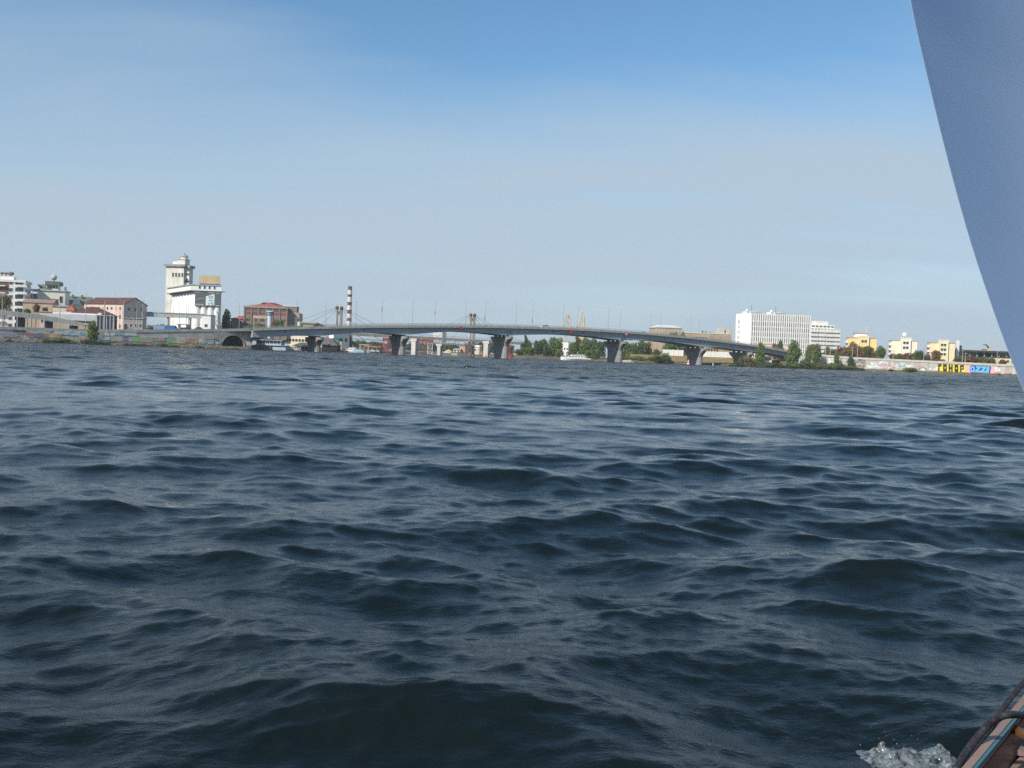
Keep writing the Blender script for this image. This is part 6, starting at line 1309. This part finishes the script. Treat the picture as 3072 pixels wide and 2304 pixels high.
house('yellow_annex', 'low yellow annex with dark roof below the pavilion', r8(1780, 830), r8(2050, 835), 520, 2, 8, 5, YELL, DARK, .3, 'flat', 3, cat='building')
q = at(r8(1345, 900), 540); o = E('white_pylon_sign', (q.x, 540, 5), 0, 'tall white post sign between the yellow house and pavilion', 'sign post'); hh = at(r8(1345, 610), 540).z-5
MB().box(-.8, .8, 0, .6, 0, hh).build('post', FRAMEW, o); MB().box(.82, 2.2, .1, .6, 0, hh*.8).build('dark_side', DARK, o)
# street lamps and flagpole on the right street
RP = MB().path([(0, 0, 0), (0, 0, 1)], [.16, .10], n=7).mesh('post', POLE)
rposts = sorted([(r8(50, 830), r8(52, 650)), (r8(422, 850), r8(424, 705)), (r8(515, 860), r8(516, 740)), (r8(912, 870), r8(914, 660)), (r8(1005, 875), r8(1006, 755)), (r8(1412, 890), r8(1416, 735)), (r8(1450, 890), r8(1452, 770)), (r8(1860, 910), r8(1862, 740)), (r7(1985, 1100), r7(1990, 950)), (r7(1560, 1060), r7(1565, 730)), (r7(1635, 1060), r7(1640, 960))], key=lambda a: a[0][0])
for i, (pb, pt) in enumerate(rposts):
    Yq = wall_hit(RW, (pb[0], hor(pb[0])))[0].y+6; b = at(pb, Yq); h = at(pt, Yq).z-4.0
    o = E('street_post', (b.x, Yq, 4.0), 0, f'slender pale street post above the right wall, {ORD[i]} from the bridge', 'post', 'posts along the right street'); inst('shaft', RP, o, sc=(1, 1, h)); MB().box(-.9, .9, -.08, .08, h-.35, h-.2).build('cross_arm', POLE, o)
# trees of the right bank
BR = (('brown', 'round'), ('olive', 'round'), ('green', 'round'), ('brown', 'round'))
rows8 = ((-60, 690, 200, 'olive', 'olive brown tree at the left foot of the bright yellow house'), (60, 720, 180, 'brown', 'dark brown tree before the bright yellow house'), (190, 650, 210, 'olive', 'tall olive tree hiding the bright yellow house corner'), (350, 640, 160, 'green', 'green tree between the first two yellow houses'), (330, 725, 190, 'brown', 'brown chestnut below the green tree'),
         (530, 760, 130, 'brown', 'small brown tree left before the middle house'), (610, 755, 150, 'olive', 'olive tree before the middle house dish'), (695, 765, 140, 'brown', 'brown tree before the middle house stair bay'), (785, 742, 150, 'olive', 'olive tree at the right corner of the middle house'), (875, 705, 150, 'dark', 'dark green tree between the second and third houses'), (960, 775, 130, 'brown', 'brown tree left before the rightmost house'),
         (1085, 708, 170, 'brown', 'tall brown tree over the rightmost house front'), (1370, 790, 180, 'olive', 'olive tree right of the white post sign'), (1500, 800, 200, 'brown', 'broad brown tree before the pavilion entrance'), (1680, 802, 230, 'olive', 'broad olive tree before the middle of the pavilion'), (1800, 825, 130, 'dark', 'dark tree left of the yellow annex'), (1930, 850, 130, 'brown', 'small brown tree before the yellow annex'))
for i, (x, top, wd, key, lab) in enumerate(rows8):
    p = r8(x, top); Yq = wall_hit(RW, (p[0], hor(p[0])))[0].y+14+(i % 3)*3; tree('chestnut_tree', lab, p, wd*.2315*.85, Yq, base=4.4, key=key, group='trees along the right street', var=i % 3)
for i, (x, top, wd, key, lab) in enumerate(((760, 845, 130, 'brown', 'rust brown tree low before the office block'), (850, 815, 110, 'dark', 'dark tree beside the rust brown one at the office'), (1340, 865, 110, 'green', 'green tree at the right corner of the office block'), (1400, 880, 160, 'brown', 'rust brown tree before the stepped apartments'), (1600, 920, 130, 'olive', 'olive tree under the stepped apartments'),
                                            (1730, 960, 180, 'olive', 'olive tree right below the stepped apartments'), (1870, 900, 230, 'brown', 'broad rust tree left of the bright yellow house'), (1985, 850, 190, 'brown', 'tall rust tree touching the bright yellow house'), (2120, 900, 200, 'brown', 'dark rust tree below the bright yellow house'))):
    p = r7(x, top); tree('chestnut_tree', lab, p, wd*.19, 560-i*3, base=4.2, key=key, group='trees before the office and apartments', var=i % 3)
for i, (x, top, wd, key, lab) in enumerate(((850, 700, 240, 'green', 'broad green tree in front of the tall tan block roof'), (1000, 738, 130, 'green', 'small green tree right of the tall tan block'), (1360, 690, 150, 'dark', 'dark tree behind the roof of the long tan hall'), (1490, 712, 120, 'dark', 'second dark tree behind the long tan hall'), (370, 738, 150, 'green', 'low green tree top showing over the bridge railing'))):
    tree('leafy_tree', lab, r6(x, top), wd*.19, 605 if i < 2 else 680, base=3, key=key, var=i % 3)
for i, (x, top, wd, key, lab) in enumerate(((540, 880, 150, 'green', 'pointed green poplar, leftmost on the right bank'), (1060, 850, 215, 'green', 'largest poplar on the right bank before the bridge end'), (1300, 930, 105, 'green', 'slim poplar just right of the bridge end'), (1430, 905, 150, 'green', 'full green poplar before the right wall start'), (1740, 1035, 85, 'green', 'small slim poplar against the right wall'), (1965, 1085, 100, 'dark', 'small dark poplar against the scrawled right wall'))):
    p = r7(x, top); tree('poplar_tree', lab, p, wd*.19, shoreY(p[0])+6, base=.8, shape='poplar', key=key, group='poplars on the right bank', var=i % 3)
shr = ((100, 1215, 110), (220, 1190, 130), (330, 1060, 190), (420, 1190, 140), (620, 1180, 180), (740, 1190, 170), (850, 1205, 140), (1030, 1190, 170), (1170, 1180, 170), (1310, 1180, 170), (1450, 1185, 170), (1580, 1200, 160), (1700, 1190, 150), (1820, 1210, 150), (1930, 1235, 140), (2050, 1260, 140), (2130, 1275, 90))
for i, (x, top, wd) in enumerate(shr):
    p = r7(x, top-14); names = ['first', 'second', 'third', 'fourth', 'fifth', 'sixth', 'seventh', 'eighth', 'ninth', 'tenth', 'eleventh', 'twelfth', 'thirteenth', 'fourteenth', 'fifteenth', 'sixteenth', 'seventeenth']
    tree('shrub', f'leafy shrub at the right water edge, {names[i]} counted from the bridge pier', p, wd*.19*1.25, shoreY(p[0])+0.8, base=-.15, shape='bush', key=('green', 'dark', 'olive', 'green')[i % 4], cat='shrub', group='shrubs on the right bank', var=i % 3)
for x, top, wd, lab in ((725, 945, 150, 'dense green shrub before the scrawled right wall'), (505, 975, 90, 'low shrub left of the dense one at the right wall'), (60, 960, 150, 'dark low shrub where the right wall scrawls begin'), (1580, 1028, 70, 'weed patch below the blue mural'), (1900, 1040, 70, 'weed patch near the right end of the wall'), (2040, 1045, 60, 'last weed patch at the sail edge')):
    p = r8(x, top); tree('shrub', lab, p, wd*.2315, shoreY(p[0])+2.0, base=.3, shape='bush', key='green', cat='shrub', group='shrubs on the right bank', var=x % 3)
# ================================================================== OUR OWN BOAT: gunwale, rope, sail, splash
VARN = M('varnished_wood', (.15, .07, .04), var=.18, scale=6, rough=.35, spec=.5); PALEW = M('pale_rail_wood', (.24, .165, .135), var=.14, scale=5, rough=.5, bump=.1); TEALP = M('teal_trim_paint', (.05, .14, .17), var=.12, rough=.4)  # rail, teal trim, pink plank and orange thwart darkened: boat's shade put into colour
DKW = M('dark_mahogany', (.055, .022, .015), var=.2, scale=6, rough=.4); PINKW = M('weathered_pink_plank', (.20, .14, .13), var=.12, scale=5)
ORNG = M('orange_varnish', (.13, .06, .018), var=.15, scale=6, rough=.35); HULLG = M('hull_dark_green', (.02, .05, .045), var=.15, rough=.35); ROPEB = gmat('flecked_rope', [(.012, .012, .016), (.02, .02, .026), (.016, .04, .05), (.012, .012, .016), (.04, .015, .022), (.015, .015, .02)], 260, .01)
bz = reg(2472, 1904, 600/2212)
def on_z(p, z):
    d = ray(*p); return Vector((0, 0, CAMH))+d*((z-CAMH)/d.z)
RZ = .52                                  # height of the rail above the water
ra, rb = on_z(bz(1600, 1475), RZ), on_z(bz(2212, 745), RZ)
bd = (rb-ra).normalized(); bn = Vector((bd.y, -bd.x, 0))       # along the boat, and inboard (to the right)
ctr = ra+bn*1.0-bd*1.2; boat_o = E('sailing_dinghy', (ctr.x, ctr.y, 0), math.atan2(bd.y, bd.x), 'wooden sailing boat, corner of its gunwale showing at lower right', 'sailing boat')
def side(s, sg):                          # plan curve of the gunwale: s along the boat from the measured point, sg -1 port, +1 starboard
    f = max(0, (s-0.9)/3.4); g_ = max(0, (-s-1.2)/3.0); c = 1.0*(1-f**2.0)*(1-.25*g_**2)
    return ra+bd*s+bn*(1.0+sg*c)
ss = lin(-4.2, 4.25, 26)
def ribbon(prof, sg, name, mat, smooth=True):
    mb = MB(); k_ = len(prof(0))
    for s in ss:
        c0 = side(s, sg); nn_ = bn*(-sg)
        for off, z in prof(s): p = c0+nn_*(-off); mb.v.append((p.x, p.y, z))
    for i in range(len(ss)-1):
        for j in range(k_): mb.f.append((i*k_+j, (i+1)*k_+j, (i+1)*k_+(j+1) % k_, i*k_+(j+1) % k_))
    mb.m = [0]*len(mb.f); return mb.build(name, mat, boat_o, world=True)
# offsets: negative is inboard, positive is outboard
for sg in (-1, 1):
    sh = lambda s: RZ+.05*max(0, s/4)**2
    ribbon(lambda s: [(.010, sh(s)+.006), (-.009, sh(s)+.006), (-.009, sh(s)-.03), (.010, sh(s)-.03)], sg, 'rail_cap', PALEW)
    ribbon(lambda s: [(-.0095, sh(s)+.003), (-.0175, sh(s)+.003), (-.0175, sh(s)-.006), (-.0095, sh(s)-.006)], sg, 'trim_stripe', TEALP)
    for k_ in range(4):
        z1, z0 = sh(0)-.031-.14*k_, sh(0)-.031-.14*(k_+1)+.004; o1, o0 = .008-.02*k_, -.012-.02*k_
        ribbon(lambda s: [(o1, z1), (o1-.02, z1), (o0-.02, z0), (o0, z0)], sg, 'hull_plank', HULLG if k_ else VARN)
mb = MB()
for s in ss:
    a_, b_ = side(s, -1)+bn*.06, side(s, 1)-bn*.06; mb.v += [(a_.x, a_.y, .22), (b_.x, b_.y, .22)]
mb.f = [(2*i, 2*i+1, 2*i+3, 2*i+2) for i in range(len(ss)-1)]; mb.m = [0]*len(mb.f); mb.build('floor', DKW, boat_o, world=True)
def plank(p4, z0, z1, name, mat):
    b_ = [on_z(p, z1) for p in p4]; mb = MB(); mb.prism([(v.x, v.y) for v in b_], z0, z1); return mb.build(name, mat, boat_o, world=True)
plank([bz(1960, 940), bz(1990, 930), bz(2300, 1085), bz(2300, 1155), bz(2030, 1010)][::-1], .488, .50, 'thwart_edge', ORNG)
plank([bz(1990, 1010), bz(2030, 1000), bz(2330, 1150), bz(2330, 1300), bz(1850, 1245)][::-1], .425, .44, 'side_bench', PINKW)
plank([bz(1855, 1250), bz(2140, 1290), bz(2000, 1500), bz(1850, 1500)][::-1], .30, .36, 'locker_front', DKW)
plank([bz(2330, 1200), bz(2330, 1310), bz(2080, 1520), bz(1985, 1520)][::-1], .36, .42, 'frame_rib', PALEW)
# ropes and hose along the rail
def rope(pts, z, r_, name, label, mat):
    P_ = [on_z(p, zz) for p, zz in zip(pts, z)]; Q = []
    for i in range(len(P_)-1):
        p0, p1, p2, p3 = P_[max(i-1, 0)], P_[i], P_[i+1], P_[min(i+2, len(P_)-1)]
        for k_ in range(24):
            t = k_/24; Q.append(.5*((2*p1)+(p2-p0)*t+(2*p0-5*p1+4*p2-p3)*t*t+(3*p1-p0-3*p2+p3)*t**3))
    Q.append(P_[-1]); o = E(name, Q[0], 0, label, 'rope')
    mb = MB().path(Q, r_, n=10); mb.build('core', mat, o, world=True, smooth=True)
    MB().path([Q[0]-Vector((0, 0, .002)), Q[0]+(Q[1]-Q[0]).normalized()*.03], r_*1.15, n=10).build('whipping', M('rope_whipping', (.08, .09, .10), var=.2), o, world=True, smooth=True)
    return o
rope([bz(1430, 1560), bz(1560, 1320), bz(1760, 1060), bz(1900, 935), bz(2040, 885), bz(2230, 900), bz(2400, 960)], [.50, .52, .56, .60, .62, .58, .52], .0098, 'mooring_rope', 'dark flecked rope looping over the boat gunwale', ROPEB)
rope([bz(1480, 1560), bz(1640, 1330), bz(1830, 1060), bz(1990, 800), bz(2240, 490), bz(2500, 200)], [.47, .48, .50, .53, .56, .58], .0080, 'rail_line', 'thin black line running along the outside of the boat rail', ROPEB)
# mast, boom and sail
SAILM = bpy.data.materials.new('sail_cloth'); SAILM.use_nodes = True; t = SAILM.node_tree; b_ = t.nodes['Principled BSDF']
b_.inputs['Roughness'].default_value = .75; b_.inputs['Specular IOR Level'].default_value = .2
g_ = N(t, 'ShaderNodeNewGeometry'); nz = N(t, 'ShaderNodeTexNoise', i_Scale=1.2, i_Detail=3.0); t.links.new(g_.outputs['Position'], nz.inputs['Vector'])
rp = N(t, 'ShaderNodeValToRGB'); rp.color_ramp.elements[0].color = (.66, .80, .97, 1); rp.color_ramp.elements[1].color = (.71, .84, .98, 1); t.links.new(nz.outputs['Fac'], rp.inputs[0]); t.links.new(rp.outputs[0], b_.inputs['Base Color'])
tl = N(t, 'ShaderNodeBsdfTranslucent'); t.links.new(rp.outputs[0], tl.inputs[0]); ms = N(t, 'ShaderNodeMixShader'); ms.inputs[0].default_value = .45
t.links.new(b_.outputs[0], ms.inputs[1]); t.links.new(tl.outputs[0], ms.inputs[2]); t.links.new(ms.outputs[0], t.nodes['Material Output'].inputs[0])
edge = [(2640, -640), (2690, -260), (2725, 0), (2760, 150), (2802, 330), (2850, 520), (2905, 720), (2962, 890), (3015, 1040), (3075, 1190), (3150, 1370)]
Ys_ = lin(2.55, 2.65, len(edge)); E_ = [at(e, y) for e, y in zip(edge, Ys_)]
wdir = Vector((.66, .75, .10)); nrm = Vector((.72, -.634, .19)).normalized(); mb = MB(); nu = 16
for i, p in enumerate(E_):
    for j in range(nu+1):
        u_ = j/nu; bel = .07*math.sin(math.pi*min(1, u_*1.05)); v = p+wdir*(2.2*u_)-nrm*bel
        mb.v.append(tuple(v))
mb.f = [(i*(nu+1)+j, i*(nu+1)+j+1, (i+1)*(nu+1)+j+1, (i+1)*(nu+1)+j) for i in range(len(E_)-1) for j in range(nu)]; mb.m = [0]*len(mb.f)
so_ = E('sail', E_[-1], 0, 'pale bluish white sail cloth filling the upper right of the view', 'sail'); sm_ = mb.build('cloth', SAILM, so_, world=True, smooth=True)
md = sm_.modifiers.new('thickness', 'SOLIDIFY'); md.thickness = .0015; md2 = sm_.modifiers.new('smooth', 'SUBSURF'); md2.levels = 2; md2.render_levels = 2
for u_, nm in ((.012, 'hem'), (.62, 'seam')):
    mb = MB()
    for i, p in enumerate(E_):
        for du in (0, .016):
            bel = .07*math.sin(math.pi*min(1, (u_+du)*1.05)); mb.v.append(tuple(p+wdir*(2.2*(u_+du))-nrm*bel+nrm*.0014))
    mb.f = [(2*i, 2*i+1, 2*i+3, 2*i+2) for i in range(len(E_)-1)]; mb.m = [0]*len(mb.f); q_ = mb.build(nm, SAILM, so_, world=True, smooth=True)
    md = q_.modifiers.new('smooth', 'SUBSURF'); md.levels = 2; md.render_levels = 2
mtop = E_[0]+wdir*2.2; mbot = E_[-1]+wdir*2.2
mst = E('mast', (mbot.x+.35, mbot.y, .22), 0, 'wooden mast carrying the sail, outside the view to the right', 'mast'); MB().path([(0, 0, 0), (mtop.x-mbot.x-.3, mtop.y-mbot.y, mtop.z+2.5)], [.06, .04], n=10).build('spar', VARN, mst); MB().cyl(0, 0, 0, .12, .1, .09, n=10).build('step', DKW, mst)
# splash thrown up beside the hull: a ragged heap of foam, leaping lips of water and drops
g = np.random.default_rng(3)
FOAM = bpy.data.materials.new('foam'); FOAM.use_nodes = True; t = FOAM.node_tree; fb = t.nodes['Principled BSDF']
fb.inputs['Roughness'].default_value = .18; fb.inputs['Transmission Weight'].default_value = .35; fb.inputs['IOR'].default_value = 1.33
gg = N(t, 'ShaderNodeNewGeometry'); nz = N(t, 'ShaderNodeTexNoise', i_Scale=34.0, i_Detail=7.0, i_Roughness=.7); t.links.new(gg.outputs['Position'], nz.inputs['Vector'])
rp = N(t, 'ShaderNodeValToRGB'); rp.color_ramp.elements[0].position = .38; rp.color_ramp.elements[0].color = (.03, .04, .045, 1); rp.color_ramp.elements[1].position = .66; rp.color_ramp.elements[1].color = (.36, .42, .45, 1)
t.links.new(nz.outputs['Fac'], rp.inputs[0]); t.links.new(rp.outputs[0], fb.inputs['Base Color'])
c0 = on_z(bz(360, 1500), .0); c1_ = on_z(bz(1420, 1440), .0); ax = (c1_-c0); Lx = ax.length; ax.normalize(); ay = Vector((-ax.y, ax.x, 0))
def noise2(x, y, seed): 
    r_ = np.random.default_rng(seed); v = np.zeros_like(x)
    for k_ in range(26):
        f_ = 2*math.pi*float(np.exp(r_.uniform(math.log(8), math.log(60)))); th = r_.uniform(0, 6.28); v += np.sin(f_*(x*math.cos(th)+y*math.sin(th))+r_.uniform(0, 6.28))*(9/f_)**.75
    return v
nx_, ny_ = 170, 70
U, Vv = np.meshgrid(np.linspace(0, 1, nx_), np.linspace(-.5, .5, ny_)); PX, PY = U*Lx, Vv*.34
prof = np.exp(-((U-.30)/.17)**2)*.042+np.exp(-((U-.62)/.22)**2)*.03+np.exp(-((U-.9)/.10)**2)*.03
hgt = prof*np.exp(-(Vv/.26)**2); nn2 = noise2(PX, PY, 4); HZ = hgt*(.75+.35*np.abs(nn2))+.012*nn2*np.clip(hgt*14, 0, 1)-.035+.03*np.clip(hgt*12, 0, 1)
OX, OY = PX+noise2(PX, PY, 9)*.012, PY+noise2(PY, PX, 12)*.012
mb = MB(); mb.v = [tuple(c0+ax*float(a_)+ay*float(b_)+Vector((0, 0, float(z_)+.05))) for a_, b_, z_ in zip(OX.ravel(), OY.ravel(), HZ.ravel())]
keep = (hgt > .010)
mb.f = [(j*nx_+i, j*nx_+i+1, (j+1)*nx_+i+1, (j+1)*nx_+i) for j in range(ny_-1) for i in range(nx_-1) if keep[j, i] and keep[j+1, i+1]]; mb.m = [0]*len(mb.f)
for k_ in range(45):                     # drops
    u_ = float(np.clip(g.normal(.36, .2), 0, 1)); p_ = c0+ax*(u_*Lx)+ay*float(g.normal(0, .06))+Vector((0, 0, .06+abs(float(g.normal(0, .035))))); mb.sph(tuple(p_), float(np.exp(g.normal(-6.2, .4))), n=6, m=4)
o = mb.build('water_splash', FOAM, smooth=True); tag(o, 'white splash and droplets beside the boat at the bottom edge', 'splash', kind='stuff')

# ================================================================== HAZE over the river
HZM = bpy.data.materials.new('river_haze'); HZM.use_nodes = True; t = HZM.node_tree; t.nodes.clear()
pv = N(t, 'ShaderNodeVolumePrincipled', i_Density=0.00013, i_Anisotropy=0.0); pv.inputs['Color'].default_value = (.80, .90, 1.0, 1)
mo = N(t, 'ShaderNodeOutputMaterial'); t.links.new(pv.outputs[0], mo.inputs['Volume'])
o = MB().box(-9000, 9000, -9000, 9000, -2.5, 85).build('haze', HZM); tag(o, kind='stuff')
